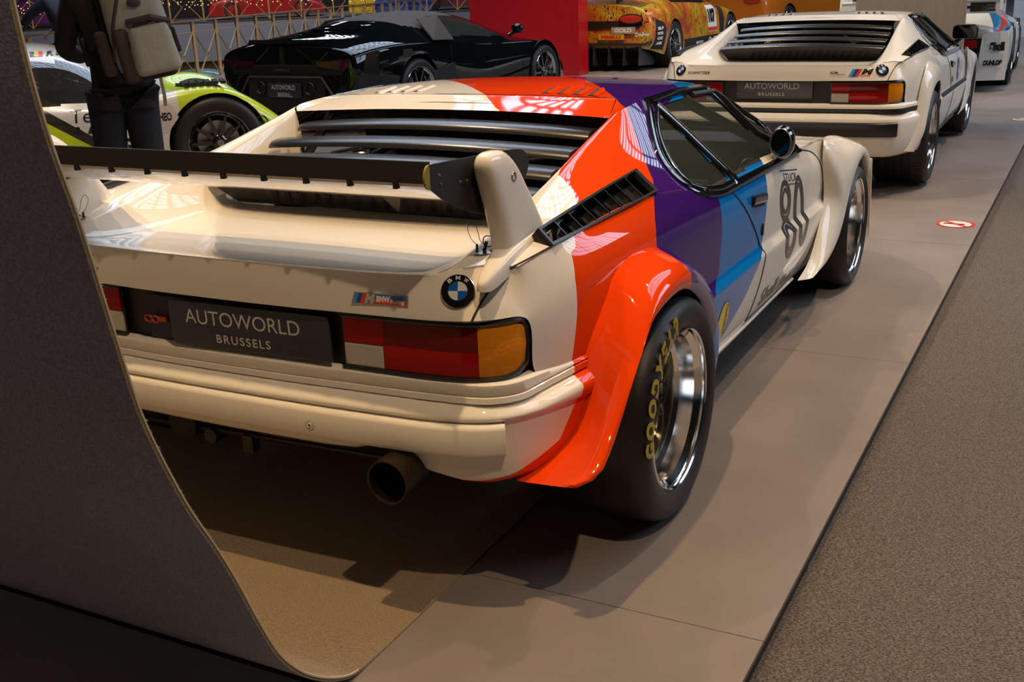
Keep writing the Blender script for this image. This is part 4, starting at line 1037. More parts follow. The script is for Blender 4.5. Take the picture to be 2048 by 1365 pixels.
for s in (1, -1):
    if s == 1:
        pts = [(-.747, 1.084), (-.747, 1.034)]+spline([(-.704, 1.006), (-.62, .968), (-.54, .942), (-.47, .928), (-.39, .94), (-.32, .98), (-.292, 1.018), (-.305, 1.042), (-.35, 1.058), (-.475, 1.069)], 5)
    else: pts = [(-.747, 1.084), (-.747, 1.034)]+spline([(-.70, 1.000), (-.60, .965), (-.50, .95), (-.45, .965), (-.50, 1.0), (-.60, 1.03)], 5)
    MB().prism([(s*.675, a, b) for a, b in pts], (s*.004, 0, 0)).ob('end_plate', MATTB, WG, False)
    V, F = disc2((-.747, 1.058), .022, 20, PI/2, 1.5*PI, ry=.026)
    MB().prism([(s*.675, v[0], v[1]) for v in V[1:]], (s*.004, 0, 0)).ob('plate_tip', mat('mustard_tip', (.28, .22, .03), .6, noise=.3, nscale=60), WG, False)
    for (a, b) in ((-.71, 1.056), (-.707, 1.038), (-.625, 1.028), (-.595, 1.026)):
        MB().lathe([(0, .0035), (.002, .003), (.0025, 0)], 8, (s*.679, a, b), 'x').ob('plate_rivet', STEEL, WG)
    # strut: slab fin raked back from the tail
    L = [(-.53, -.300, .83, .712, .031), (-.528, -.302, .845, .712, .031), (-.525, -.318, .870, .712, .031), (-.538, -.355, .92, .711, .031), (-.560, -.405, .98, .711, .030), (-.582, -.443, 1.03, .711, .029), (-.592, -.470, 1.055, .711, .027), (-.585, -.500, 1.076, .711, .022), (-.565, -.520, 1.084, .711, .013)]
    V = []; m = 24
    for y0, y1, z, xc, ht in L:
        for j in range(m):
            a = 2*PI*j/m; cy, hy = (y0+y1)/2, (y1-y0)/2; c, sn = math.cos(a), math.sin(a)
            e_ = .5; V.append((s*(xc+ht*math.copysign(abs(sn)**e_, sn)), cy+hy*math.copysign(abs(c)**e_, c), z))
    F = [(i*m+j, i*m+(j+1) % m, (i+1)*m+(j+1) % m, (i+1)*m+j) for i in range(len(L)-1) for j in range(m)]+[tuple(range((len(L)-1)*m, len(L)*m))]
    o = ob('wing_strut', V, F, WHITEP, WG, True); sb = o.modifiers.new('s', 'SUBSURF'); sb.levels = sb.render_levels = 1
    # foot: tongue running back along the seam to the tail
    L = [(-.638, .722, .006, .796, .806), (-.625, .722, .016, .798, .818), (-.595, .722, .022, .808, .834), (-.56, .722, .026, .820, .848), (-.52, .719, .033, .830, .864), (-.46, .716, .036, .84, .878), (-.36, .718, .036, .85, .884), (-.30, .728, .030, .862, .884), (-.272, .738, .014, .870, .884)]
    V = []
    for y, xc, hw, z0, z1 in L:
        for (u, v) in ((-1, -.6), (-1, .5), (-.75, .92), (0, 1), (.75, .92), (1, .5), (1, -.6)): V.append((s*(xc+hw*u), y, z0+(z1-z0)*v))
    F = [(i*7+j, i*7+j+1, (i+1)*7+j+1, (i+1)*7+j) for i in range(len(L)-1) for j in range(6)]+[tuple(range(7))[::-1], tuple(range((len(L)-1)*7, len(L)*7))]
    o = ob('strut_foot', V, F, WHITEP, WG, True); sb = o.modifiers.new('s', 'SUBSURF'); sb.levels = sb.render_levels = 2
    MB().lathe([(0, .0115), (.0015, .0105), (.0015, .008), (-.006, .007), (-.006, 0)], 20, (s*.7405, -.492, 1.020), 'x').ob('strut_hole', STEEL, WG)
    # quick-release pin
    pn = empty_part('wing_pin', A, (0, 0, 0)); c = d['top']; h, nn = c((s*.657, -.495))
    MB().lathe([(0, .026), (.002, .025), (.003, .02), (.003, 0)], 6, (h.x, h.y, h.z), 'z').ob('pin_plate', STEEL, pn)
    t = MB(); t.tube([h+Vector((0, 0, 0)), h+Vector((.006*s, .004, .026))], .004, 8); t.tube([h+Vector((-.02*s, .004, 0)), h+Vector((-.02*s, .004, .018))], .003, 8)
    for q in range(4): t.lathe([(.003, .004), (.006, .003), (.006, 0)], 6, (h.x+.017*math.cos(q*PI/2+.5), h.y+.017*math.sin(q*PI/2+.5), h.z), 'z')
    t.ob('pin_shaft', DARKM, pn)
    MB().tube([h+Vector((.012*s+.013*math.cos(a), .0, .028+.013*math.sin(a))) for a in [2*PI*i/16 for i in range(16)]], .0014, 5, True).ob('pin_ring', DARKM, pn)
    MB().tube([h+Vector(p) for p in spline([(-.02*s, .004, .016), (-.035*s, .004, .03), (-.045*s, .008, .055), (-.03*s, .01, .066), (-.018*s, .006, .05), (-.012*s, .004, .03), (-.005*s, .004, .02)], 5)], .0009, 4).ob('pin_cable', DARKM, pn)
# mirror on the right door
mr = empty_part('door_mirror', A, (0, 0, 0))
o = MB().sphere((.895, 1.33, .845), .072, (.60, .9, .85), 14); V = o.V; V = [(x, max(y, 1.298), z) for x, y, z in V]; o.V = V; o.ob('mirror_shell', GLOSSB, mr)
m_ = MB(); V, F = disc2((0, 0), 1, 28); m_.add([(.895+v[0]*.036, 1.2965, .845+v[1]*.050) for v in V], F); m_.ob('mirror_glass', mat('mirror_glass', (.05, .05, .05), .05, 1), mr, False)
MB().tube([(.895+.037*math.cos(a), 1.297, .845+.051*math.sin(a)) for a in [2*PI*i/24 for i in range(24)]], .003, 6, True).ob('mirror_rim', STEEL, mr)
MB().tube([(.86, 1.50, .795), (.88, 1.42, .82), (.90, 1.36, .84)], [.03, .024, .03], 10).ob('mirror_arm', GLOSSB, mr)
B = empty('plain_coupe', 'plain cream coupe with black bumper pad parked ahead of the striped race car', 'car', (.033, 5.30, .034))
build_m1('plain', B)
for s in (1, -1):
    wheel(B, .910, -.02, .2945, .3145, .345, .222, s, 'tread', spokecol=STEEL)
    wheel(B, .885, 2.56, .28, .30, .27, .215, s, 'tread', spokecol=STEEL)
bm_ = empty_part('door_mirror', B, (0, 0, 0))
V = []
for x, y, z, sx_, sz in ((.93, 1.47, .90, .055, .035), (.93, 1.45, .90, .085, .050), (.93, 1.40, .90, .092, .054), (.93, 1.385, .90, .086, .048)):
    P, _ = rbox2(-sx_, -sz, sx_, sz, sz*.5, 4); V += [(x+p[0], y, z+p[1]) for p in P]
k = 20; n_ = len(V)//4
MB().add(V, [(i*n_+j, i*n_+(j+1) % n_, (i+1)*n_+(j+1) % n_, (i+1)*n_+j) for i in range(3) for j in range(n_)]+[tuple(range(n_))]).ob('mirror_shell', BLACK, bm_)
P, _ = rbox2(-.082, -.044, .082, .044, .02, 4); MB().add([(.93+p[0], 1.386, .90+p[1]) for p in P], [tuple(range(len(P)))]).ob('mirror_glass', mat('mirror_glass', (.05, .05, .05), .05, 1), bm_, False)
MB().tube([(.84, 1.52, .80), (.88, 1.46, .84), (.92, 1.43, .87)], .018, 8).ob('mirror_arm', BLACK, bm_)
f3b = lambda p: (lambda c: c[0]+c[1]*.0015)(side(p))
V, F = disc2((1.46, .62), .075, 30, ry=.085); decal('club_sticker', V, F, f3b, mat('sticker_blue', (.02, .03, .22), .4), B, .02)
V, F = textmesh('4', .2, .004); decal('club_sticker_mark', fit(V, 1.42, .55, 1.50, .69), F, lambda p: (lambda c: c[0]+c[1]*.0025)(side(p)), PRINTW, B, .02)
# ------------------------------------------------------------------ other cars of the hall, grown from cross-sections
def car_loft(root, st, paint, wheels, arch, wins=(), side_cut=(), lv=3, attrs=None, roofm=None, rooff=None, crease_rows=(), cap=True, glass=None, wmode='spoke', spokecol=None, arch_m=None, noflare=False):
    """st: list of (y, [(x,z)...]) half sections from sill to roof centre; wheels: list of (x, y, R, width, rim)"""
    N = Net(); n = len(st[0][1])
    rows = [[(x, y, z) for (x, z) in sec] for y, sec in st]
    N.grid(rows)
    if cap:
        for r, k in ((rows[0], 0), (rows[-1], 1)):
            c = [(0, r[0][1], p[2]) for p in r]; N.grid([r, c] if k else [c, r]); N.crease(r, .55)
    for j in crease_rows: N.crease([r[j] for r in rows], .6)
    co, fs, no = N.grow(lv); cen = co[fs].mean(1); cx, cy, cz = cen.T; fn = no[fs].mean(1)
    hole = np.zeros(len(fs), bool)
    for (x, y, R, w, rim) in wheels:
        ar = arch if not isinstance(arch, dict) else arch[y]
        hole |= (np.hypot(cy-y, cz-R) < ar) & (np.abs(cx) > x-w-.06) & (cz < R+ar) & (np.abs(fn[:, 0]) > .25)
        # pull the cut edge onto a true circle
        d = np.hypot(co[:, 1]-y, co[:, 2]-R); near = (np.abs(d-ar) < .05) & (np.abs(co[:, 0]) > x-w) & (co[:, 2] > .12)
        f_in = np.unique(fs[hole]); f_out = np.unique(fs[~hole]); b = np.intersect1d(f_in, f_out); b = b[near[b]]
        if len(b):
            s_ = ar/d[b]; co[b, 1] = y+(co[b, 1]-y)*s_; co[b, 2] = R+(co[b, 2]-R)*s_
    wm = np.zeros(len(fs), bool)
    for poly in wins: wm |= inpoly(np.stack([cy, cz], 1), poly) & (np.abs(fn[:, 0]) > .35) & ~hole
    rf = rooff(cen, fn) & ~hole & ~wm if rooff else np.zeros(len(fs), bool)
    skin('body', co, fs, no, ~hole & ~wm & ~rf, paint, root, attrs)
    for s in (1, -1):
        m_ = wm & (cx*s > 0)
        if m_.any(): skin('side_window', co, fs, no, m_, glass or GLASS, root)
    if rf.any(): skin('roof_panel' if roofm else 'windscreen', co, fs, no, rf, roofm or GLASS, root)
    for (x, y, R, w, rim) in wheels:
        ar = arch if not isinstance(arch, dict) else arch[y]
        for s in (1, -1):
            wheel(root, x, y, R, R, w, rim, s, wmode, spokecol=spokecol)
            mb = MB(); mb.lathe([(x*s*.999-.015*s, ar-.004), (s*(x-w-.08), ar-.004), (s*(x-w-.08), .0)], 40, (0, y, R), 'x'); mb.ob('wheel_well', MATTB, root)
    ys = [w[1] for w in wheels]; y0, y1 = st[0][0], st[-1][0]
    MB().box((0, (y0+y1)/2, .17), (1.2, (y1-y0)*.9, .05)).ob('underbody', MATTB, root)
    cs = Cast(co, fs, 'side'); cl = Cast(co, fs, 'left', -1); cl.mode = 'side'; cr = Cast(co, fs, 'rear')
    return cs, cl, cr
def rearf(cr, x, z):
    h, n = cr((x, z)); u = n.cross(Vector((0, 0, 1))).normalized(); u = u if u.x > 0 else -u; v = u.cross(n)*-1; v = v if v.z > 0 else -v
    return lambda p, l=0: h+u*p[0]+v*p[1]+n*l
def txt(name, s, x0, y0, x1, y1, f3, m, parent, bold=.001, shear=0, step=.04):
    V, F = textmesh(s, .1, bold*2, shear); V = fit(V, x0, y0, x1, y1); return decal(name, V, F, f3, m, parent, step)

# --- black open-top supercar
LB = empty('black_supercar', 'black supercar with folded grey fabric roof and twin exhausts beside the gallery railing', 'car', (-5.40, 7.557, 0), rz=-.091)
BP_ = mat('black_paint', (.003, .004, .005), .4, coat=1, spec=0, crough=.015)
SOFT = mat('fabric_roof', (.055, .047, .043), .8, bump=.1, bscale=200)
st = [(-1.00, [(.80, .34), (.90, .46), (.94, .64), (.90, .78), (.78, .86), (.45, .875), (0, .88)]),
      (-.72, [(.90, .24), (.95, .42), (.965, .66), (.93, .84), (.78, .915), (.46, .935), (0, .94)]),
      (-.30, [(.93, .20), (.965, .40), (.97, .66), (.95, .86), (.80, .945), (.46, .97), (0, .985)]),
      (.15, [(.93, .18), (.955, .38), (.955, .64), (.93, .85), (.80, .95), (.50, 1.06), (0, 1.08)]),
      (.55, [(.92, .16), (.94, .36), (.925, .60), (.895, .82), (.77, .92), (.56, 1.13), (0, 1.155)]),
      (1.10, [(.90, .15), (.92, .34), (.89, .56), (.865, .77), (.76, .86), (.56, 1.14), (0, 1.175)]),
      (1.60, [(.90, .15), (.92, .34), (.89, .56), (.86, .74), (.77, .82), (.56, 1.07), (0, 1.12)]),
      (2.15, [(.91, .15), (.94, .38), (.93, .58), (.89, .74), (.79, .78), (.60, .84), (0, .89)]),
      (2.62, [(.93, .16), (.955, .40), (.955, .60), (.91, .73), (.76, .75), (.45, .745), (0, .76)]),
      (3.10, [(.90, .16), (.93, .36), (.91, .50), (.84, .59), (.65, .62), (.4, .62), (0, .63)]),
      (3.50, [(.66, .15), (.70, .26), (.66, .36), (.58, .42), (.45, .45), (.3, .455), (0, .46)])]
cs, cl, cr = car_loft(LB, st, BP_, [(.955, 0, .35, .30, .262), (.94, 2.62, .335, .24, .25)], .395,
    wins=[[(.74, .885), (1.86, .82), (1.55, 1.02), (1.20, 1.095), (.78, 1.10)]], crease_rows=(3,), roofm=SOFT, rooff=lambda c, n: (c[:, 1] > .18) & (c[:, 1] < 1.30) & (c[:, 2] > .97+.0*c[:, 1]) & (c[:, 2] > 1.03-.35*np.clip(c[:, 1]-.2, 0, .2)))
for cast, s in ((cs, 1), (cl, -1)):
    MB().prism([(s*.925, .30, .86), (s*.875, .74, .84), (s*.66, .74, 1.10), (s*.64, .40, 1.08)], (s*.012, 0, .006)).ob('roof_quarter', SOFT, LB)
    m_ = MB(); m_.sphere((s*.98, 1.92, .90), .075, (1.1, .8, .75), 10); m_.tube([(s*.86, 1.92, .82), (s*.95, 1.93, .87)], .02, 8); m_.ob('door_mirror', BP_, LB)
    sl = MB(); sl.tube([cast(p, .0005)[0] for p in spline([(.70, .86), (.66, .66), (.74, .40), (.86, .20)], 5)], .003, 5); sl.tube([cast(p, .0005)[0] for p in spline([(1.86, .78), (2.05, .62), (2.10, .40), (2.0, .20)], 5)], .003, 5); sl.ob('shut_line', MATTB, LB)
    MB().prism([(s*.90, .28, .55), (s*.93, .62, .60), (s*.93, .66, .36), (s*.90, .42, .30)], (s*.045, 0, 0)).ob('side_intake', MATTB, LB)
    f = rearf(cr, s*.70, .70)
    MB().prism([(s*.42, -1.005, .735), (s*.86, -.985, .76), (s*.92, -.93, .68), (s*.80, -.97, .62), (s*.72, -1.0, .66), (s*.46, -1.01, .69)], (0, -.018, 0)).ob('tail_light', mat('smoked_red_lens', (.045, .006, .006), .1, coat=1), LB)
    MB().lathe([(.10, 0), (.09, .048), (0, .055), (-.004, .062), (0, .068), (.05, .070), (.12, .066)], 24, (s*.34, -1.05, .47), 'y').ob('exhaust_pipe', DARKM, LB, ang=60)
    MB().prism([(s*.55, -1.01, .30), (s*.92, -.98, .40), (s*.93, -.95, .46), (s*.60, -1.01, .40)], (0, -.02, 0)).ob('bumper_blade', mat('grille_black', (.012, .012, .012), .4), LB)
m_ = MB(); m_.box((0, -1.0, .40), (1.06, .06, .34)); m_.ob('exhaust_panel', mat('grille_black', (.012, .012, .012), .4), LB)
m_ = MB(); m_.tube([(-.72, -1.035, .30), (-.50, -1.035, .585), (.50, -1.035, .585), (.72, -1.035, .30)], .014, 6); m_.ob('panel_frame', mat('frame_grey', (.05, .045, .042), .4), LB)
m_ = MB(); m_.box((0, -1.0, .655), (1.50, .03, .10)); m_.ob('grille_back', MATTB, LB)
m_ = MB()
for r in range(5):
    for c in range(46):
        x = -.72+.032*c+(.016 if r % 2 else 0); z = .617+.018*r
        m_.tube([(x+.010*math.cos(a), -1.018, z+.010*math.sin(a)) for a in [PI/3*i for i in range(6)]], .0022, 3, True)
o = m_.ob('honeycomb_grille', mat('grille_black', (.012, .012, .012), .4), LB, False); o['kind'] = 'stuff'
m_ = MB(); m_.prism([(-.50, -.99, .90), (.50, -.99, .90), (.56, -.90, .935), (-.56, -.90, .935)], (0, -.02, .012)); m_.ob('tail_spoiler', BP_, LB)
for k in range(5):
    z = .975+.026*k; y = -.38+.17*k; m_ = MB(); m_.prism([(-.36+.02*k, y, z), (.36-.02*k, y, z), (.36-.02*k, y+.13, z+.005), (-.36+.02*k, y+.13, z+.005)], (0, 0, .012)); m_.ob('engine_slat', BP_, LB)
f = rear_plane(-.005, .455, -1.045); autoplate(LB, f, .46, .15)
printed('script_lettering', *(lambda V, F: (fit(V, -.10, .185, .10, .215), F))(*textmesh('Lamborghini', .05, .001, .4)), f, CHROME, LB, .012)
printed('script_lettering', *(lambda V, F: (fit(V, -.11, -.070, .11, -.056), F))(*textmesh('LAMBORGHINI BRUSSELS', .05, .0)), f, PRINTW, LB, .0066)

# --- endurance racer with yellow nose, side-on behind the visitors
RC = empty('endurance_racer', 'white, black and yellow endurance race car standing side-on behind the person with the backpack', 'car', (-5.55, 3.50, 0), rz=-.733)
def race_mat():
    m = D.materials.new('white_yellow_livery'); m.use_nodes = True; nt = m.node_tree; b = nt.nodes['Principled BSDF']; b.inputs['Roughness'].default_value = .3; b.inputs['Coat Weight'].default_value = 1
    prev = None; base = (.72, .69, .65)
    for i, c in enumerate([(.02, .016, .013), (.56, .72, .01), (.012, .010, .010), (.56, .72, .01)]):
        a = nt.nodes.new('ShaderNodeAttribute'); a.attribute_name = 'd%d' % i
        g = nt.nodes.new('ShaderNodeMath'); g.operation = 'GREATER_THAN'; g.inputs[1].default_value = 0
        x = nt.nodes.new('ShaderNodeMix'); x.data_type = 'RGBA'; nt.links.new(a.outputs['Fac'], g.inputs[0]); nt.links.new(g.outputs[0], x.inputs['Factor'])
        if prev: nt.links.new(prev, x.inputs['A'])
        else: x.inputs['A'].default_value = (*base, 1)
        x.inputs['B'].default_value = (*c, 1); prev = x.outputs['Result']
    nt.links.new(prev, b.inputs['Base Color']); return m
RATT = {'d0': lambda c: np.where(c[:, 2] < .67, .39-1.45*(c[:, 2]-.45)-c[:, 1], -1), 'd1': lambda c: np.where(c[:, 2] < .64, .27-1.5*(c[:, 2]-.45)-c[:, 1], -1),
        'd2': lambda c: np.where(c[:, 1] < .9, .21-c[:, 2], -1), 'd3': lambda c: c[:, 1]-1.0-.0*c[:, 2]-(c[:, 2] < .5)*.3}
st = [(-2.1, [(.70, .20), (.84, .35), (.86, .55), (.80, .66), (.68, .70), (.45, .72), (0, .74)]),
      (-1.7, [(.93, .14), (.98, .35), (1.0, .58), (.95, .72), (.80, .76), (.50, .78), (0, .80)]),
      (-1.2, [(.93, .12), (.98, .32), (.99, .58), (.95, .74), (.80, .78), (.52, .88), (0, .92)]),
      (-.7, [(.93, .11), (.95, .28), (.94, .50), (.91, .66), (.84, .72), (.62, 1.06), (0, 1.08)]),
      (-.2, [(.93, .11), (.95, .28), (.93, .50), (.90, .65), (.85, .70), (.64, 1.12), (0, 1.145)]),
      (.25, [(.93, .11), (.95, .28), (.93, .50), (.90, .65), (.84, .69), (.63, 1.09), (0, 1.12)]),
      (.62, [(.93, .11), (.96, .30), (.95, .54), (.92, .66), (.82, .68), (.58, .78), (0, .86)]),
      (.95, [(.93, .11), (.97, .32), (.98, .60), (.955, .745), (.82, .77), (.60, .66), (0, .66)]),
      (1.27, [(.93, .12), (.985, .34), (.985, .64), (.955, .785), (.80, .80), (.60, .60), (0, .56)]),
      (1.53, [(.93, .12), (.975, .32), (.975, .56), (.95, .68), (.78, .70), (.58, .54), (0, .50)]),
      (1.78, [(.90, .12), (.93, .28), (.92, .40), (.90, .46), (.76, .49), (.55, .44), (0, .42)])]
RP = race_mat()
cs, cl, cr = car_loft(RC, st, RP, [(.965, -1.35, .345, .31, .235), (.965, 1.27, .345, .30, .235)], .372, wins=[[(-.85, .71), (.70, .69), (.50, .955), (.0, 1.01), (-.60, .97)]], attrs=RATT,
    glass=mat('dark_side_glass', (.03, .03, .032), .03, alpha=.75, coat=1), rooff=lambda c, n: (c[:, 1] > .28) & (c[:, 1] < .85) & (n[:, 1] > .3) & (np.abs(c[:, 0]) < .60) & (c[:, 2] > .72))
f3 = lambda l=.002: (lambda p: (lambda c: c[0]+c[1]*l)(cs(p)))
txt('door_lettering', 'Textiles', .24, .565, .68, .66, f3(), PRINTB, RC, .0, .1); txt('door_lettering', '&', .25, .485, .31, .54, f3(), PRINTB, RC, .002); txt('door_lettering', 'DESIGN', .34, .485, .72, .535, f3(), PRINTB, RC, .004, .25)
txt('roof_lettering', 'F. Semoulin', .13, 1.03, .46, 1.062, f3(), PRINTB, RC, .003, .2)
for k, m_ in enumerate((PRINTB, PRINTY, PRINTR)): decal('flag_band', [(.02+.03*k, 1.032), (.05+.03*k, 1.032), (.05+.03*k, 1.064), (.02+.03*k, 1.064)], [(0, 1, 2, 3)], f3(), m_, RC)
for i in range(6):
    for j in range(5):
        if (i+j) % 2 == 0: decal('chequer_flag', [(.50+.026*i, .34+.024*j-.006*i), (.526+.026*i, .334+.024*j-.006*i), (.526+.026*i, .358+.024*j-.006*i), (.50+.026*i, .364+.024*j-.006*i)], [(0, 1, 2, 3)], f3(), PRINTB, RC)
decal('pale_panel', [(.80, .45), (.90, .45), (.99, .56), (.95, .66), (.80, .66)], [(0, 1, 2, 3, 4)], f3(.0015), mat('pale_pink', (.62, .52, .48), .4), RC); txt('panel_lettering', 'THEO', .82, .54, .94, .60, f3(.003), PRINTB, RC, .002)
V, F = ring2((1.60, .47), .050, .055, .010); decal('nose_emblem', V, F, f3(), PRINTB, RC, .03); txt('nose_emblem_lettering', 'UNO', 1.57, .455, 1.63, .485, f3(), PRINTB, RC, .002)
for k in range(6):
    MB().prism([(.72, 1.06+.055*k, .782), (.90, 1.06+.055*k, .775), (.90, 1.095+.055*k, .778), (.72, 1.095+.055*k, .785)], (0, 0, .022)).ob('fender_louvre', MATTB, RC)
MB().prism([(.95, -.9, .075), (.95, .80, .075), (.95, .80, .11), (.95, -.9, .11)], (.05, 0, 0)).ob('side_skirt', MATTB, RC)
for z in (.19, .28): MB().prism([(.945, -.85, z), (.945, .80, z), (.945, .80, z+.035), (.945, -.85, z+.035)], (.012, 0, 0)).ob('side_stripe', MATTB, RC)
MB().prism([(.2, -2.15, 1.08), (.2, -1.78, 1.10), (.2, -1.78, 1.125), (.2, -2.15, 1.11)], (0, 0, 0)).ob('t', MATTB, RC); D.objects.remove(D.objects['t'])
MB().prism([(-.88, -2.15, .98), (-.88, -1.85, 1.0), (-.88, -1.85, 1.02), (-.88, -2.15, 1.0)], (1.76, 0, 0)).ob('rear_wing', MATTB, RC)
for s in (-1, 1): MB().prism([(s*.40, -2.0, .70), (s*.40, -1.8, .74), (s*.40, -1.9, .99), (s*.40, -2.0, .985)], (.012, 0, 0)).ob('wing_mount', MATTB, RC)

# --- orange patterned grand-touring racer, number 107
GT = empty('patterned_racer', 'orange and yellow patterned race car number 107 behind the red panel', 'car', (-5.209, 15.037, 0), rz=-.03)
def gt_mat():
    m = D.materials.new('orange_patterned_wrap'); m.use_nodes = True; nt = m.node_tree; b = nt.nodes['Principled BSDF']; b.inputs['Roughness'].default_value = .35; b.inputs['Coat Weight'].default_value = .8
    tc = nt.nodes.new('ShaderNodeTexCoord'); n = nt.nodes.new('ShaderNodeTexNoise'); n.inputs['Scale'].default_value = 2.3; n.inputs['Detail'].default_value = 2; n.inputs['Distortion'].default_value = 1.2
    r = nt.nodes.new('ShaderNodeValToRGB'); r.color_ramp.interpolation = 'CONSTANT'; E = r.color_ramp.elements
    E[0].position = 0; E[0].color = (.55, .10, .03, 1); E[1].position = .40; E[1].color = (.62, .20, .01, 1)
    for p, c in ((.52, (.62, .33, .02, 1)), (.60, (.60, .42, .03, 1)), (.68, (.45, .14, .08, 1)), (.76, (.20, .22, .30, 1))): e = E.new(p); e.color = c
    v = nt.nodes.new('ShaderNodeTexNoise'); v.inputs['Scale'].default_value = 5; v.inputs['Detail'].default_value = 1; v.inputs['Distortion'].default_value = 3
    mp = nt.nodes.new('ShaderNodeMapping'); mp.inputs['Scale'].default_value = (1, 2.2, .8); mp.inputs['Rotation'].default_value = (.5, 0, .3)
    sb = nt.nodes.new('ShaderNodeMath'); sb.operation = 'SUBTRACT'; sb.inputs[1].default_value = .5; ab = nt.nodes.new('ShaderNodeMath'); ab.operation = 'ABSOLUTE'; ls = nt.nodes.new('ShaderNodeMath'); ls.operation = 'LESS_THAN'; ls.inputs[1].default_value = .018
    mx = nt.nodes.new('ShaderNodeMix'); mx.data_type = 'RGBA'; mx.inputs['B'].default_value = (.012, .01, .01, 1)
    L = nt.links.new; L(tc.outputs['Object'], n.inputs['Vector']); L(n.outputs['Fac'], r.inputs[0]); L(tc.outputs['Object'], mp.inputs['Vector']); L(mp.outputs[0], v.inputs['Vector']); L(v.outputs['Fac'], sb.inputs[0]); L(sb.outputs[0], ab.inputs[0]); L(ab.outputs[0], ls.inputs[0]); L(ls.outputs[0], mx.inputs['Factor']); L(r.outputs[0], mx.inputs['A']); L(mx.outputs['Result'], b.inputs['Base Color'])
    return m
GM = gt_mat()
st = [(-1.02, [(.80, .36), (.93, .44), (.97, .62), (.93, .86), (.80, .97), (.45, 1.02), (0, 1.03)]),
      (-.75, [(.93, .30), (.99, .42), (1.02, .64), (.98, .90), (.82, 1.01), (.46, 1.06), (0, 1.07)]),
      (-.2, [(.95, .16), (1.0, .36), (1.02, .66), (.98, .94), (.80, 1.04), (.50, 1.16), (0, 1.18)]),
      (.4, [(.93, .12), (.96, .34), (.93, .62), (.90, .90), (.78, .98), (.56, 1.30), (0, 1.34)]),
      (1.1, [(.93, .12), (.95, .34), (.92, .60), (.89, .88), (.80, .95), (.58, 1.34), (0, 1.39)]),
      (1.8, [(.93, .12), (.95, .34), (.92, .60), (.89, .86), (.80, .93), (.58, 1.20), (0, 1.25)]),
      (2.4, [(.95, .12), (.99, .36), (1.0, .64), (.96, .84), (.82, .90), (.6, .95), (0, .98)]),
      (2.95, [(.95, .14), (1.0, .38), (1.01, .64), (.96, .80), (.80, .85), (.5, .88), (0, .90)]),
      (3.6, [(.85, .14), (.93, .32), (.93, .54), (.86, .68), (.72, .74), (.45, .77), (0, .78)]),
      (3.85, [(.60, .14), (.66, .30), (.66, .48), (.62, .60), (.52, .66), (.3, .68), (0, .69)])]
cs, cl, cr = car_loft(GT, st, GM, [(.985, 0, .36, .31, .245), (.985, 2.85, .36, .31, .245)], .40, wins=[[(.25, 1.0), (2.05, .94), (1.70, 1.17), (1.1, 1.29), (.5, 1.24)]], glass=mat('dark_side_glass', (.03, .03, .032), .03, alpha=.75, coat=1), rooff=lambda c, n: (c[:, 1] > 1.5) & (c[:, 1] < 2.4) & (n[:, 1] > .3) & (np.abs(c[:, 0]) < .62) & (c[:, 2] > .97))
f = rearf(cr, 0, .78)
fr = lambda x, z: (lambda p, l=0: Vector((x+p[0], -1.035-l, z+p[1])))
MB().prism([(-.86, -1.00, .66), (.74, -1.00, .66), (.86, -.98, .72), (.88, -.965, .93), (-.88, -.965, .93)], (0, -.035, 0)).ob('tail_panel', mat('tail_panel_black', (.014, .011, .010), .4), GT)
for s in (1, -1):
    V, F = disc2((0, 0), .205, 32, ry=.078); solid2('tail_light_bezel', V[1:-1], None, fr(s*.64, .80), BLACK, GT, .012)
    V, F = disc2((0, 0), .185, 32, ry=.060); solid2('tail_light', V[1:-1], None, (lambda p, l=0, s=s: fr(s*.64, .80)(p, l+.012)), mat('bright_red_lens', (.55, .03, .015), .15, coat=1, bump=.6, bscale=60), GT, .018)
txt('tail_lettering', 'PIMAS', .20, .89, .52, .92, lambda p: Vector((p[0], -1.004, p[1])), CHROME, GT)
txt('tail_plate_lettering', 'GOLD', .36, .60, .66, .665, lambda p: Vector((p[0], -1.052, p[1])), PRINTW, GT, .003)
MB().box((.51, -1.04, .632), (.40, .02, .10)).ob('tail_plate', mat('gold_board', (.40, .33, .20), .4), GT)
MB().box((.30, -1.035, .535), (.44, .02, .085)).ob('sponsor_board', mat('sponsor_yellow', (.62, .42, .02), .4), GT)
txt('sponsor_lettering', 'PIRELLI', .13, .51, .47, .56, lambda p: Vector((p[0], -1.047, p[1])), PRINTR, GT, .004)
txt('sponsor_lettering', 'Car-Pass', .70, .53, .93, .60, lambda p: (lambda c: c[0]+c[1]*.004)(cr(p)), PRINTW, GT, .003)
f3 = lambda l=.004: (lambda p: (lambda c: c[0]+c[1]*l)(cs(p)))
decal('number_board', [(1.72, .46), (2.10, .46), (2.10, .90), (1.72, .90)], [(0, 1, 2, 3)], f3(.003), PRINTW, GT); txt('number_numerals', '107', 1.76, .60, 2.06, .84, f3(.005), PRINTB, GT, .004)
decal('number_board_strip', [(1.72, .47), (2.10, .47), (2.10, .53), (1.72, .53)], [(0, 1, 2, 3)], f3(.005), PRINTR, GT)
decal('sill_panel', [(.50, .18), (2.40, .18), (2.40, .40), (.50, .40)], [(0, 1, 2, 3)], f3(.003), MATTB, GT); txt('sill_lettering', 'Car-Pass', 1.72, .27, 2.2, .37, f3(.005), PRINTW, GT, .003); txt('sill_lettering', 'BENTLEY', 1.1, .29, 1.45, .33, f3(.005), PRINTW, GT, .002)
decal('fender_panel', [(2.22, .42), (2.42, .42), (2.42, .86), (2.22, .92)], [(0, 1, 2, 3)], f3(.003), MATTB, GT); decal('rear_corner_panel', [(-.86, .34), (-.52, .30), (-.46, .62), (-.56, .72), (-.86, .80)], [(0, 1, 2, 3, 4)], f3(.003), MATTB, GT)
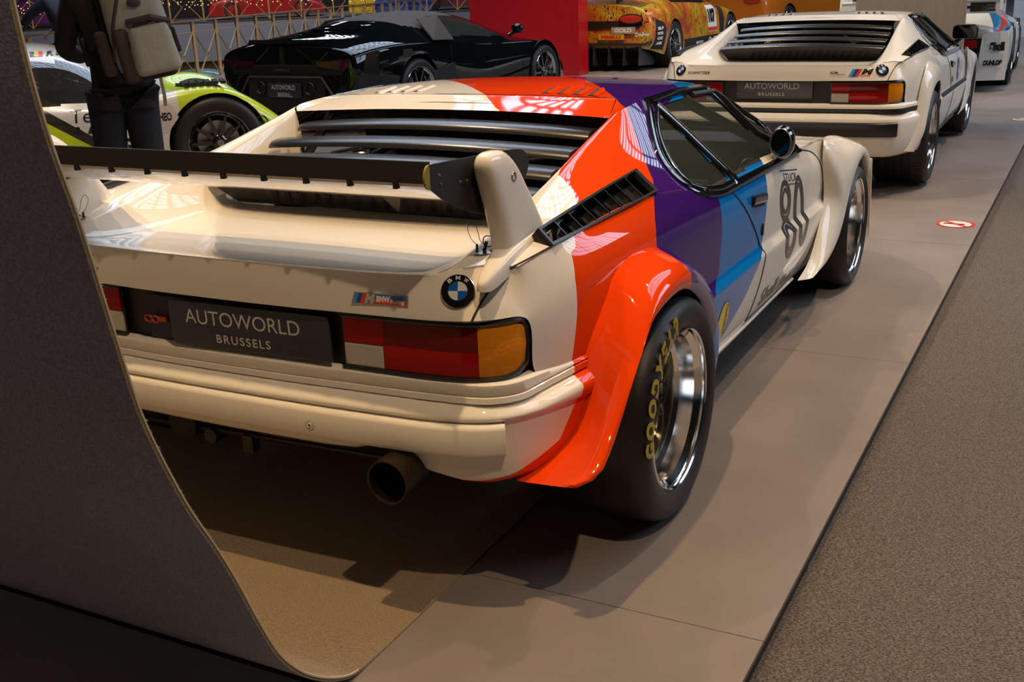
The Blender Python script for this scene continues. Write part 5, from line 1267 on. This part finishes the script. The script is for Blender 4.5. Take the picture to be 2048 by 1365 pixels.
for k in range(4): txt('corner_lettering', ('ELF', 'MOTUL', 'OZ', 'AMK')[k], -.80, .62-.075*k, -.60, .665-.075*k, f3(.006), PRINTW, GT, .003)
MB().prism([(-.90, -1.06, .40), (.90, -1.06, .40), (.96, -.95, .44), (.80, -.9, .30), (-.80, -.9, .30), (-.96, -.95, .44)], (0, 0, .035)).ob('diffuser_shelf', mat('carbon_grey', (.03, .03, .032), .35), GT)
MB().prism([(-.80, -1.02, .36), (.80, -1.02, .36), (.80, -.40, .10), (-.80, -.40, .10)], (0, 0, .02)).ob('diffuser_ramp', MATTB, GT)
for k in range(7):
    x = -.78+.26*k; MB().prism([(x, -1.06, .40), (x, -1.10, .10), (x, -.45, .07), (x, -.5, .2)], (.014, 0, 0)).ob('diffuser_fin', mat('carbon_grey', (.03, .03, .032), .35), GT)
for s in (-1, 1): MB().prism([(s*.34, -.90, 1.02), (s*.34, -.70, 1.06), (s*.34, -.80, 1.36), (s*.34, -.98, 1.36)], (.02, 0, 0)).ob('wing_mount', MATTB, GT)
MB().prism([(-.92, -1.15, 1.34), (-.92, -.80, 1.37), (-.92, -.80, 1.39), (-.92, -1.15, 1.37)], (1.84, 0, 0)).ob('rear_wing', mat('carbon_grey', (.03, .03, .032), .35), GT)

# --- plain orange coupe further back
OC = empty('orange_coupe', 'plain orange coupe parked behind the patterned race car', 'car', (-5.1, 22.6, 0), rz=-.25)
st2 = [(y, [(x, z*1.02) for x, z in s_]) for y, s_ in st]
cs, cl, cr = car_loft(OC, st2, mat('orange_paint', (.60, .15, .008), .28, coat=1), [(.97, 0, .35, .28, .25), (.97, 2.85, .35, .28, .25)], .40, wins=[[(.25, 1.02), (2.05, .96), (1.70, 1.19), (1.1, 1.31), (.5, 1.26)]], glass=mat('dark_side_glass', (.03, .03, .032), .03, alpha=.75, coat=1))
for s in (1, -1):
    V, F = disc2((0, 0), .20, 32, ry=.075); solid2('tail_light', V[1:-1], None, fr(s*.62, .86), mat('bright_red_lens', (.55, .03, .015), .15, coat=1, bump=.6, bscale=60), OC, .02)
MB().box((0, -1.02, .36), (1.7, .08, .10)).ob('rear_valance', MATTB, OC)

# --- white turbo racer with blue and red stripes at the right
PO = empty('striped_turbo_racer', 'white wide-bodied turbo race car with blue and red stripes at the far right', 'car', (-.02, 12.45, 0), rz=.02)
def po_mat():
    m = D.materials.new('white_three_stripe_livery'); m.use_nodes = True; nt = m.node_tree; b = nt.nodes['Principled BSDF']; b.inputs['Roughness'].default_value = .3; b.inputs['Coat Weight'].default_value = 1
    a = nt.nodes.new('ShaderNodeAttribute'); a.attribute_name = 's0'; r = nt.nodes.new('ShaderNodeValToRGB'); r.color_ramp.interpolation = 'CONSTANT'; E = r.color_ramp.elements
    W_ = (.78, .74, .66, 1); E[0].position = 0; E[0].color = W_; E[1].position = .1; E[1].color = (.02, .16, .36, 1)
    for p, c in ((.30, (.02, .30, .52, 1)), (.38, (.78, .04, .01, 1)), (.62, (.02, .30, .52, 1)), (.72, (.01, .08, .26, 1)), (.9, W_)): e = E.new(p); e.color = c
    nt.links.new(a.outputs['Fac'], r.inputs[0]); nt.links.new(r.outputs[0], b.inputs['Base Color']); return m
def po_s(c):
    t = np.clip((c[:, 1]+.95)/1.1, 0, 2); w = .05+.16*np.clip(t, 0, 1); mid = .66+.17*np.clip(t, 0, 1); v = .1+.8*(c[:, 2]-(mid-w/2)-.0)/w; q = np.clip(.5+(.5-v)*1, 0, 1)
    ok = (c[:, 0] > .45) & (c[:, 1] < 1.6) & (c[:, 1] > -.95); return np.where(ok, q, 0)
st = [(-1.0, [(.70, .22), (.80, .34), (.84, .52), (.82, .66), (.72, .72), (.40, .74), (0, .74)]),
      (-.70, [(.92, .17), (.97, .34), (.98, .54), (.94, .68), (.76, .76), (.42, .80), (0, .81)]),
      (-.30, [(.96, .16), (1.0, .36), (1.0, .58), (.97, .74), (.78, .82), (.42, .93), (0, .95)]),
      (.20, [(.96, .15), (1.0, .34), (1.0, .58), (.96, .76), (.74, .86), (.50, 1.08), (0, 1.12)]),
      (.75, [(.96, .14), (.96, .30), (.95, .54), (.90, .72), (.70, .82), (.52, 1.20), (0, 1.25)]),
      (1.25, [(.96, .14), (.95, .30), (.93, .52), (.88, .70), (.70, .80), (.52, 1.20), (0, 1.25)]),
      (1.75, [(.96, .14), (.97, .32), (.96, .56), (.90, .72), (.74, .78), (.50, .90), (0, .94)]),
      (2.27, [(.96, .14), (.99, .34), (.99, .56), (.94, .68), (.74, .72), (.45, .72), (0, .74)]),
      (3.0, [(.90, .10), (.93, .24), (.92, .38), (.88, .46), (.70, .50), (.4, .52), (0, .53)])]
cs, cl, cr = car_loft(PO, st, po_mat(), [(.985, 0, .345, .38, .22), (.965, 2.27, .30, .28, .21)], .385, wins=[[(.30, .88), (1.62, .80), (1.30, 1.08), (.85, 1.16), (.45, 1.05)]], attrs={'s0': po_s}, glass=mat('dark_side_glass', (.03, .03, .032), .03, alpha=.75, coat=1), wmode='slick', spokecol=GOLDM)
f3 = lambda l=.004: (lambda p: (lambda c: c[0]+c[1]*l)(cs(p)))
pf = lambda p: Vector((.66+.31*p[0], -1.083+.15*p[0]-.032, p[1]))
txt('side_lettering', 'Shell', .40, .46, .90, .56, pf, PRINTB, PO, .006); txt('side_lettering', 'DUNLOP', .22, .30, .86, .36, pf, PRINTB, PO, .004, .2)
MB().box((0, -1.02, .52), (1.46, .06, .16)).ob('lamp_panel', MATTB, PO)
for s in (1, -1):
    MB().box((s*.48, -1.06, .54), (.34, .03, .09)).ob('tail_light', REDL, PO); MB().prism([(s*.86, -1.22, .92), (s*.86, -.50, .84), (s*.86, -.56, 1.22), (s*.86, -1.16, 1.22)], (s*.03, 0, 0)).ob('wing_end_fin', WHITEP, PO)
    MB().prism([(s*.66, -.98, .13), (s*.97, -.86, .13), (s*.98, -.80, .52), (s*.94, -.84, .68), (s*.70, -.96, .66)], (0, -.10, 0)).ob('rear_pod', WHITEP, PO)
txt('fin_lettering', 'MARTINI', -1.10, 1.08, -.70, 1.14, lambda p: Vector((.893, p[0], p[1])), PRINTB, PO, .004); txt('fin_lettering', 'PORSCHE', -1.10, .98, -.70, 1.04, lambda p: Vector((.893, p[0], p[1])), PRINTB, PO, .004)
MB().prism([(-.86, -1.25, 1.00), (-.86, -.90, 1.02), (-.86, -.90, 1.04), (-.86, -1.25, 1.03)], (1.72, 0, 0)).ob('rear_wing', WHITEP, PO)
MB().box((0, -1.24, .96), (1.72, .02, .14)).ob('wing_lip', WHITEP, PO); txt('wing_lettering', 'PORSCHE', -.62, .91, .82, 1.01, lambda p: Vector((p[0], -1.2525, p[1])), PRINTB, PO, .004)
MB().box((0, -1.06, .34), (1.36, .12, .22)).ob('rear_valance', BLACK, PO)
# ------------------------------------------------------------------ display panels
def panel(name, a, b, h, th, m, label, cat='panel', z=0):
    a, b = Vector((*a, z)), Vector((*b, z)); u = (b-a).normalized(); n = Vector((u.y, -u.x, 0))*th
    o = MB().prism([a, b, b+Vector((0, 0, h)), a+Vector((0, 0, h))], n*-1).ob(name, m, None, False); tag(o, label, cat); return o
rp = panel('display_slab', (-7.0, 13.15), (-5.17, 13.25), 3.6, .42, mat('red_lacquer', (.42, .004, .012), .35, coat=.3), 'tall glossy red display slab between the black supercar and the patterned racer')
wp = panel('display_screen', (-.475, 10.0), (.63, 10.0), 3.6, .12, None or mat('grey_oak', (.34, .26, .19), .6, noise=.18, nscale=5), 'tall grey wood-grain panel behind the plain cream coupe')
n_ = MATS['grey_oak'].node_tree
for nd in n_.nodes:
    if nd.type == 'TEX_NOISE':
        mp = n_.nodes.new('ShaderNodeMapping'); mp.inputs['Scale'].default_value = (6, 6, .5); tcn = [q for q in n_.nodes if q.type == 'TEX_COORD'][0]
        n_.links.new(tcn.outputs['Object'], mp.inputs['Vector']); n_.links.new(mp.outputs[0], nd.inputs['Vector'])
bp_ = panel('display_screen', (-4.4, 26.8), (-2.2, 26.8), 3.0, .1, mat('midnight_blue', (.01, .016, .05), .5), 'dark blue panel beside the grey wood-grain panel')
bp2 = panel('display_screen', (-8.6, 29.5), (-4.8, 29.5), 3.0, .1, mat('rust_brown', (.12, .03, .01), .5), 'rust brown panel behind the plain orange coupe')
lb = panel('light_box', (.35, 22), (3.2, 22), 2.6, .1, mat('pale_wall', (.62, .62, .62), .5), 'pale grey display wall behind the striped turbo racer')
wp2 = panel('display_screen', (-8.2, 19.5), (-5.4, 19.5), 3.0, .1, mat('grey_oak', (.34, .26, .19), .6), 'grey slatted panel behind the wing of the patterned racer')
# ------------------------------------------------------------------ no-smoking floor sticker
FS = empty('no_smoking_sticker', 'round no-smoking sticker on the stage floor close to its edge', 'sticker', (1.255, 4.05, 0.0))
V, F = disc2((0, 0), .095, 36); ob('sticker_disc', [(x, y, .0012) for x, y in V], F, PRINTW, FS, False)
V, F = ring2((0, 0), .105, .105, .018); ob('sticker_ring', [(x, y, .0018) for x, y in V], F, PRINTR, FS, False)
ob('sticker_bar', [(-.07, .055, .0024), (-.055, .07, .0024), (.07, -.055, .0024), (.055, -.07, .0024)], [(3, 2, 1, 0)], PRINTR, FS, False)
ob('sticker_cigarette', [(-.065, -.008, .0021), (.05, -.014, .0021), (.05, .008, .0021), (-.065, .014, .0021)], [(0, 1, 2, 3)], PRINTB, FS, False)
FS2 = empty('no_smoking_sticker', 'round no-smoking sticker further along the stage edge', 'sticker', (1.32, 8.95, 0.0))
for ch in list(FS.children): c = ch.copy(); COL.objects.link(c); c.parent = FS2

# ------------------------------------------------------------------ gallery railing, opposite gallery
RA = Vector((-8.2, 1.5, 0)); RD = Vector((-6.0, 17.1, 0)).normalized()
RL = empty('gallery_railing', 'gilt metal railing with brass handrail and crossed struts along the gallery edge', 'railing', tuple(RA))
rl = lambda t, z=0, o=0: RD*t+Vector((0, 0, z))+Vector((RD.y, -RD.x, 0))*o
BR = mat('brass', (.52, .25, .09), .28, 1); GP = mat('gilt_paint', (.40, .25, .11), .45)
LT = 30
MB().prism([rl(0, .975, -.035), rl(0, .99, -.04), rl(0, 1.0, 0), rl(0, .99, .04), rl(0, .975, .035)], RD*LT).ob('handrail', BR, RL)
sp = 1.02
i = 0
while i*sp < LT:
    t = i*sp+.2
    MB().box(tuple(rl(t, .487)), (.05, .05, .975), Matrix.Rotation(-.337, 3, 'Z').to_3x3()).ob('post', GP, RL)
    m_ = MB(); c = t+sp/2; q = .055
    for s in (-1, 1):
        for z0, z1 in ((.80, .44), (.03, .36)): m_.tube([rl(c+s*(sp/2-.02), z0), rl(c+s*q, z1)], .013, 5)
        m_.tube([rl(c+s*q, .44), rl(c+s*q, .36)], .013, 5)
    for z in (.44, .36): m_.tube([rl(c-q, z), rl(c+q, z)], .011, 5)
    m_.ob('cross_strut', GP, RL)
    MB().tube([rl(t, .80), rl(t+sp, .80)], .008, 5).ob('middle_rail', GP, RL)
    i += 1
# opposite gallery seen across the atrium
az = math.radians(-40); FWD = Vector((math.sin(az), math.cos(az), 0)); RT = Vector((math.cos(az), -math.sin(az), 0)); C0 = Vector((1.86, -2.65, 0))
def far(d, s, z=0): return C0+FWD*d+RT*s+Vector((0, 0, z))
def fbox(name, d0, d1, s0, s1, z0, z1, m, parent=None):
    return MB().prism([far(d0, s0, z0), far(d0, s1, z0), far(d1, s1, z0), far(d1, s0, z0)], (0, 0, z1-z0)).ob(name, m, parent, False)
w = fbox('wall_gallery', 42, 42.4, -14, 16, -.9, .42, mat('blue_grey_wall', (.16, .18, .24), .7)); w['kind'] = 'structure'
w = fbox('floor_gallery', 42, 54, -14, 16, .40, .46, mat('dark_floor', (.03, .025, .025), .6)); w['kind'] = 'structure'
w = fbox('wall_atrium', 42.3, 42.6, -14, 16, -2.2, -.9, mat('ochre_wall', (.22, .12, .035), .7)); w['kind'] = 'structure'
w = fbox('wall_gallery_rear', 54, 54.4, -14, 16, .4, 6, mat('dark_gallery', (.03, .02, .03), .7)); w['kind'] = 'structure'
def small_car(name, label, d, s, z, paint, L=4.3, H=1.25, group=None, flip=1):
    c = empty(name, label, 'car', tuple(far(d, s, z)), rz=-az if flip == 1 else -az+PI, group=group)
    k = H/1.25
    prof_ = [(-2.1, .14), (-2.12, .45), (-2.0, .78*k), (-1.3, .86*k), (-.75, 1.18*k), (.1, H), (.6, 1.16*k), (1.2, .82*k), (1.9, .66*k), (2.15, .42), (2.12, .14)]
    N = Net(); rows = []
    for x, hw in ((-.86, 1), (-.80, 1.0), (-.5, 1.0), (0, 1.0), (.5, 1.0), (.80, 1.0), (.86, 1)):
        kk = 1 if abs(x) < .6 else (.93 if abs(x) < .85 else .70)
        rows.append([(a*L/4.3, x, .14+(b-.14)*kk) for a, b in prof_])
    N.grid(rows); N.grid([[(a, b_, .14) for a, b_, c_ in rows[0]], rows[0]]); N.grid([rows[-1], [(a, b_, .14) for a, b_, c_ in rows[-1]]]); N.crease(rows[0], .4); N.crease(rows[-1], .4); 
    co, fs, no = N.grow(2, mirror=False); skin('body', co, fs, no, np.ones(len(fs), bool), paint, c)
    for sy in (-1, 1):
        MB().prism([(-.85, sy*.83, .72*k), (-.62, sy*.80, .98*k), (.1, sy*.78, 1.08*k), (.55, sy*.79, .98*k), (.95, sy*.83, .72*k)], (0, sy*.03, 0)).ob('side_window', mat('dark_side_glass', (.03, .03, .032), .03, alpha=.75, coat=1), c, False)
        for xx in (-1.25, 1.30):
            w_ = empty_part('wheel', c, (xx, sy*.86, .32)); w_.rotation_euler = (0, 0, -PI/2*sy*-1)
            w_.rotation_euler = (0, 0, PI/2 if sy > 0 else -PI/2)
            t_ = MB(); t_.lathe([(0, .21), (.012, .25), (.004, .31), (-.02, .33), (-.2, .33)], 24); t_.ob('tyre', RUB, w_)
            t_ = MB(); t_.lathe([(0, .21), (-.03, .19), (-.03, .0)], 24); t_.ob('rim', STEEL, w_)
            t_ = MB()
            for q in range(5): a = 2*PI*q/5; t_.tube([(-.015, .03*math.cos(a), .03*math.sin(a)), (-.01, .2*math.cos(a), .2*math.sin(a))], .022, 5)
            t_.ob('spokes', CHROME, w_)
    return c
redp = mat('far_red_paint', (.30, .008, .010), .3, coat=1); purp = mat('far_purple_paint', (.10, .02, .14), .3, coat=1)
small_car('red_sports_car', 'red sports car on the far gallery right of the backpack wearer', 44.5, .6, .46, redp)
small_car('red_sports_car', 'second red sports car on the far gallery, beside the yellow and blue banners', 45, 8.2, .46, mat('far_dark_red', (.16, .006, .010), .3, coat=1))
small_car('purple_sports_car', 'purple sports car on the far gallery above the leaning visitor', 44.5, -6.8, .46, purp)
small_car('teal_saloon', 'pale teal old saloon on the lower level seen through the railing', 29, -1.4, -1.75, mat('teal_paint', (.04, .14, .17), .4, coat=.6), H=1.42)
small_car('teal_estate', 'second teal old car on the lower level, nearer the black supercar', 31, 3.4, -1.75, mat('teal_paint2', (.03, .11, .15), .4, coat=.6), H=1.45)
for nm, s, c_, lab in (('yellow_banner', 4.2, (.62, .42, .01), 'yellow banner hanging on the far gallery'), ('blue_banner', 5.5, (.02, .06, .32), 'blue banner hanging on the far gallery beside the yellow one')):
    o = MB().prism([far(43, s-.62 if nm[0] == 'y' else s-.9, .5), far(43, s+.35 if nm[0] == 'y' else s+1.2, .5), far(43, s+.35 if nm[0] == 'y' else s+1.2, 3), far(43, s-.62 if nm[0] == 'y' else s-.9, 3)], FWD*.05).ob(nm, mat(nm+'_cloth', c_, .6), None, False); tag(o, lab, 'banner')
# far railing with fairy lights
FRL = empty('far_railing', 'ornate railing hung with strings of fairy lights on the far gallery', 'railing', tuple(far(42.2, 0, .42)))
fl = lambda s, z: RT*s+Vector((0, 0, z))
for i in range(22):
    s = -12+1.15*i; m_ = MB(); m_.tube([fl(s, 0), fl(s, 1.05)], .03, 5)
    m_.tube([fl(s, .05), fl(s+.45, .55), fl(s, 1.0)], .018, 4); m_.tube([fl(s+1.15, .05), fl(s+.7, .55), fl(s+1.15, 1.0)], .018, 4); m_.ob('railing_panel', GP, FRL)
MB().prism([fl(-12, 1.03), fl(-12, 1.08), fl(13, 1.08), fl(13, 1.03)], FWD*.06).ob('top_rail', GP, FRL, False)
m_ = MB(); rnd = random.Random(8)
for i in range(260):
    s = -12+25*i/260+rnd.uniform(-.03, .03); n_l = rnd.randint(1, 2)
    for q in range(n_l): m_.sphere(tuple(fl(s, 1.0-.17*q-rnd.uniform(0, .35))-FWD*.05), .017, (1, 1, 1), 3)
o = m_.ob('fairy_light', emis('fairy_glow', (1, .66, .30), 2.2), FRL); o['kind'] = 'stuff'

# ------------------------------------------------------------------ people
def grow_skin(name, pts, edges, m, parent, sub=2, root_i=0):
    me = D.meshes.new(name); names = list(pts); idx = {k: i for i, k in enumerate(names)}
    me.from_pydata([pts[k][0] for k in names], [(idx[a], idx[b]) for a, b in edges], []); me.update()
    o = D.objects.new(name, me); COL.objects.link(o)
    sk = o.modifiers.new('skin', 'SKIN'); sk.use_smooth_shade = True; sb = o.modifiers.new('s', 'SUBSURF'); sb.levels = sb.render_levels = sub
    if not me.skin_vertices: me.attributes.new('t', 'FLOAT', 'POINT')
    sv = me.skin_vertices[0].data
    for k in names:
        r = pts[k][1]; sv[idx[k]].radius = r if isinstance(r, tuple) else (r, r)
    sv[root_i].use_root = True
    dg = bpy.context.evaluated_depsgraph_get(); m2 = D.meshes.new_from_object(o.evaluated_get(dg)); D.objects.remove(o)
    m2.name = name; m2.materials.clear(); m2.materials.append(m); m2.polygons.foreach_set('use_smooth', [True]*len(m2.polygons))
    r = D.objects.new(name, m2); COL.objects.link(r); r.parent = parent; return r
SKINM = mat('skin_tone', (.42, .24, .16), .55)
def person(label, loc, rz, J, mats_, hair, lean=0, backpack=False):
    P = empty('person', label, 'person', loc, rz=rz)
    # J joint positions: pelvis, chest, neck, head, (sh, el, wr) L/R, (hip, kn, an) L/R
    b = {}
    b['pelvis'] = (J['pelvis'], (.13, .10)); b['waist'] = (J['waist'], (.125, .095)); b['chest'] = (J['chest'], (.15, .105)); b['neck0'] = (J['neck'], .06)
    hv = Vector(J['head'])-Vector(J['neck'])
    b['neck1'] = (tuple(Vector(J['neck'])+hv*.35), .052); b['jaw'] = (tuple(Vector(J['head'])-hv*.25), (.066, .078)); b['head'] = (J['head'], (.077, .092)); b['crown'] = (tuple(Vector(J['head'])+hv*.33), (.055, .07))
    e = [('pelvis', 'waist'), ('waist', 'chest'), ('chest', 'neck0'), ('neck0', 'neck1'), ('neck1', 'jaw'), ('jaw', 'head'), ('head', 'crown')]
    for s in 'LR':
        b['sh'+s] = (J['sh'+s], .055); b['el'+s] = (J['el'+s], .040); b['wr'+s] = (J['wr'+s], .026)
        b['hip'+s] = (J['hip'+s], .085); b['kn'+s] = (J['kn'+s], .055); b['an'+s] = (J['an'+s], .040)
        e += [('chest', 'sh'+s), ('sh'+s, 'el'+s), ('el'+s, 'wr'+s), ('pelvis', 'hip'+s), ('hip'+s, 'kn'+s), ('kn'+s, 'an'+s)]
        wr = Vector(J['wr'+s]); d = (wr-Vector(J['el'+s])).normalized(); side_ = d.cross(Vector((0, 0, 1))).normalized(); up_ = side_.cross(d)
        b['pm'+s] = (tuple(wr+d*.05), (.034, .016)); e.append(('wr'+s, 'pm'+s))
        for q in range(4):
            o_ = (q-1.5)*.019; L = (.062, .072, .068, .052)[q]; k0 = wr+d*.085+side_*o_; k1 = k0+d*L*.5-up_*.010; k2 = k1+d*L*.4-up_*.028
            for n__, p_, r_ in (('a', k0, .0095), ('b', k1, .0085), ('c', k2, .007)): b['f%d%s%s' % (q, n__, s)] = (tuple(p_), r_)
            e += [('pm'+s, 'f%da%s' % (q, s)), ('f%da%s' % (q, s), 'f%db%s' % (q, s)), ('f%db%s' % (q, s), 'f%dc%s' % (q, s))]
        sg = 1 if s == 'L' else -1
        b['t1'+s] = (tuple(wr+d*.03+side_*.036*sg-up_*.012), .011); b['t2'+s] = (tuple(wr+d*.065+side_*.055*sg-up_*.02), .009); e += [('wr'+s, 't1'+s), ('t1'+s, 't2'+s)]
    grow_skin('body', b, e, SKINM, P)
    g = {k: (v[0], (v[1][0]+.022, v[1][1]+.022) if isinstance(v[1], tuple) else v[1]+.02) for k, v in b.items() if k in ('waist', 'chest', 'neck0', 'shL', 'elL', 'shR', 'elR', 'pelvis')}
    for s in 'LR': g['wr'+s] = (tuple(Vector(J['wr'+s])*.93+Vector(J['el'+s])*.07), .040)
    g['pelvis'] = (J['pelvis'], (.165, .13)); g['waist'] = (J['waist'], (.165, .13)); g['chest'] = (J['chest'], (.205, .16)); g['shL'] = (J['shL'], .088); g['shR'] = (J['shR'], .088); g['neck0'] = (tuple(Vector(J['neck'])-hv*.15), .07)
    g['hem'] = (tuple(Vector(J['pelvis'])+Vector((0, 0, -.03))), (.165, .13))
    grow_skin('jacket', g, [('pelvis', 'hem'), ('pelvis', 'waist'), ('waist', 'chest'), ('chest', 'neck0'), ('chest', 'shL'), ('shL', 'elL'), ('elL', 'wrL'), ('chest', 'shR'), ('shR', 'elR'), ('elR', 'wrR')], mats_[0], P)
    t = {'pelvis': (tuple(Vector(J['pelvis'])+Vector((0, 0, .02))), (.155, .12))}
    ee = []
    for s in 'LR':
        t['hip'+s] = (J['hip'+s], .118); t['kn'+s] = (J['kn'+s], .092); t['an'+s] = (tuple(Vector(J['an'+s])+Vector((0, 0, -.01))), .066); ee += [('pelvis', 'hip'+s), ('hip'+s, 'kn'+s), ('kn'+s, 'an'+s)]
    grow_skin('trousers', t, ee, mats_[1], P)
    for s in 'LR':
        a = Vector(J['an'+s]); grow_skin('shoe', {'h': ((a.x, a.y-.04, .05), (.042, .045)), 'm': ((a.x, a.y+.06, .045), (.045, .04)), 't': ((a.x, a.y+.17, .032), (.045, .028))}, [('h', 'm'), ('m', 't')], MATTB, P)
    h = Vector(J['head']); m_ = MB().sphere(tuple(h+hv.normalized()*.035+Vector((0, -.018, 0))), .105, (.86, 1.0, .98), 12); m_.V = [v for v in m_.V]; m_.ob('hair', hair, P)
    fz_ = h+Vector((0, .088, 0)); m_ = MB(); m_.sphere(tuple(fz_+Vector((0, .012, -.02))), .017, (.7, 1, 1.3), 6); m_.ob('nose', SKINM, P)
    for s in (-1, 1):
        m_ = MB(); m_.sphere(tuple(fz_+Vector((s*.031, -.006, .008))), .012, (1, .6, .7), 6); m_.ob('eye', PRINTW, P)
        m_ = MB(); m_.sphere(tuple(h+Vector((s*.082, -.005, -.005))), .026, (.35, .7, 1.1), 6); m_.ob('ear', SKINM, P)
    m_ = MB(); m_.sphere(tuple(fz_+Vector((0, -.004, -.055))), .02, (1.1, .3, .3), 6); m_.ob('mouth', mat('lip_tone', (.35, .12, .09), .5), P)
    return P
J1 = dict(pelvis=(0, 0, .98), waist=(0, .0, 1.14), chest=(0, -.01, 1.34), neck=(0, .0, 1.50), head=(0, .05, 1.67), shL=(-.19, 0, 1.43), elL=(-.27, .05, 1.16), wrL=(-.16, .25, 1.10), shR=(.19, 0, 1.43), elR=(.29, .0, 1.17), wrR=(.18, .22, 1.12),
          hipL=(-.09, 0, .90), knL=(-.105, .03, .50), anL=(-.11, 0, .09), hipR=(.09, 0, .90), knR=(.105, .03, .50), anR=(.12, -.02, .09))
JK = mat('dark_brown_knit', (.014, .010, .009), .85, bump=.3, bscale=30); JN = mat('dark_denim', (.006, .009, .018), .8, bump=.2, bscale=60)
p1_ = person('person in dark brown jumper and dark jeans seen from behind, wearing a grey backpack', (-3.02, 1.98, 0), math.radians(50), J1, (JK, JN), mat('brown_hair', (.05, .03, .02), .7))
J2 = dict(pelvis=(0, 0, .97), waist=(0, .04, 1.12), chest=(0, .12, 1.31), neck=(0, .20, 1.46), head=(0, .29, 1.60), shL=(-.19, .14, 1.40), elL=(-.27, .36, 1.25), wrL=(-.24, .60, 1.06), shR=(.19, .14, 1.40), elR=(.25, .34, 1.20), wrR=(.18, .56, 1.06),
          hipL=(-.09, 0, .89), knL=(-.11, .03, .50), anL=(-.12, -.02, .09), hipR=(.09, 0, .89), knR=(.11, .0, .50), anR=(.13, -.08, .09))
p2_ = person('person in slate blue jumper and mustard trousers leaning on the brass handrail', (-9.0, 7.0, 0), math.radians(88), J2, (mat('slate_knit', (.035, .030, .048), .85, bump=.3, bscale=30), mat('mustard_cloth', (.16, .085, .006), .8)), mat('grey_hair', (.2, .18, .16), .7))
# backpack
BK = empty('backpack', 'grey and black backpack with a rounded front pocket worn by the person in dark brown', 'bag', (-3.02, 1.98, 0), rz=math.radians(50))
bg = mat('bag_grey', (.34, .33, .29), .8, bump=.3, bscale=25); bk = mat('bag_black', (.015, .012, .012), .7); bb = mat('bag_brown', (.060, .042, .038), .8, bump=.3, bscale=25)
def pouch(name, c, d, r, m_, tilt=.0, n=3):
    x, y, z = [k/2 for k in d]; V = [Vector((a*x, b_*y, e*z)) for a in (-1, 1) for b_ in (-1, 1) for e in (-1, 1)]
    V = [Vector((p.x*(.86 if p.z > 0 else 1), p.y*(.75 if p.z > 0 else 1), p.z)) for p in V]
    R_ = Matrix.Rotation(tilt, 3, 'Y'); bm = bmesh.new(); vs = [bm.verts.new(R_ @ p+Vector(c)) for p in V]
    for f in [(0, 1, 3, 2), (4, 6, 7, 5), (0, 4, 5, 1), (2, 3, 7, 6), (0, 2, 6, 4), (1, 5, 7, 3)]: bm.faces.new([vs[i] for i in f])
    bmesh.ops.bevel(bm, geom=bm.edges[:]+bm.verts[:], offset=r, segments=4, profile=.6, affect='EDGES')
    me = D.meshes.new(name); bm.to_mesh(me); bm.free(); me.materials.append(m_); me.polygons.foreach_set('use_smooth', [True]*len(me.polygons)); o = D.objects.new(name, me); COL.objects.link(o); o.parent = BK; return o
TL = -.16
pouch('back_panel', (.10, -.17, 1.28), (.36, .10, .56), .045, bk, TL); pouch('main_bag', (.11, -.27, 1.30), (.34, .18, .52), .08, bg, TL)
pouch('front_pocket', (.17, -.375, 1.16), (.25, .11, .26), .05, bg, TL); pouch('side_pocket', (-.07, -.25, 1.14), (.07, .12, .24), .03, bb, TL)
pouch('bag_base', (.14, -.27, 1.045), (.30, .17, .10), .045, bk, TL); pouch('compression_flap', (.03, -.34, 1.13), (.09, .10, .28), .035, bb, TL)
m_ = MB(); m_.tube([(.06, -.345, 1.03), (.04, -.37, 1.16), (.09, -.385, 1.28), (.19, -.385, 1.315), (.28, -.375, 1.26), (.305, -.36, 1.14)], .012, 6); m_.ob('pocket_piping', bk, BK)
m_ = MB(); m_.tube([(-.03, -.30, 1.10), (-.02, -.345, 1.28), (.02, -.36, 1.42), (.0, -.33, 1.53)], .010, 6); m_.tube([(.05, -.365, 1.30), (.17, -.405, 1.325), (.27, -.37, 1.30)], .018, 6); m_.ob('bag_strap', bb, BK)
m_ = MB(); m_.sphere((.10, -.365, 1.40), .034, (1.1, .25, .7), 8); m_.ob('bag_emblem', bb, BK)
for s in (-1, 1): MB().tube([(s*.12+.02, -.15, 1.50), (s*.14, .0, 1.535), (s*.15, .12, 1.42), (s*.17, .10, 1.22), (s*.18+.02, -.10, 1.08)], [.025, .025, .022, .014, .012], 6).ob('shoulder_strap', bk, BK)
MB().tube([(.20, -.20, 1.0), (.21, -.19, .90), (.21, -.18, .84)], .010, 5).ob('hanging_buckle', STEEL, BK)
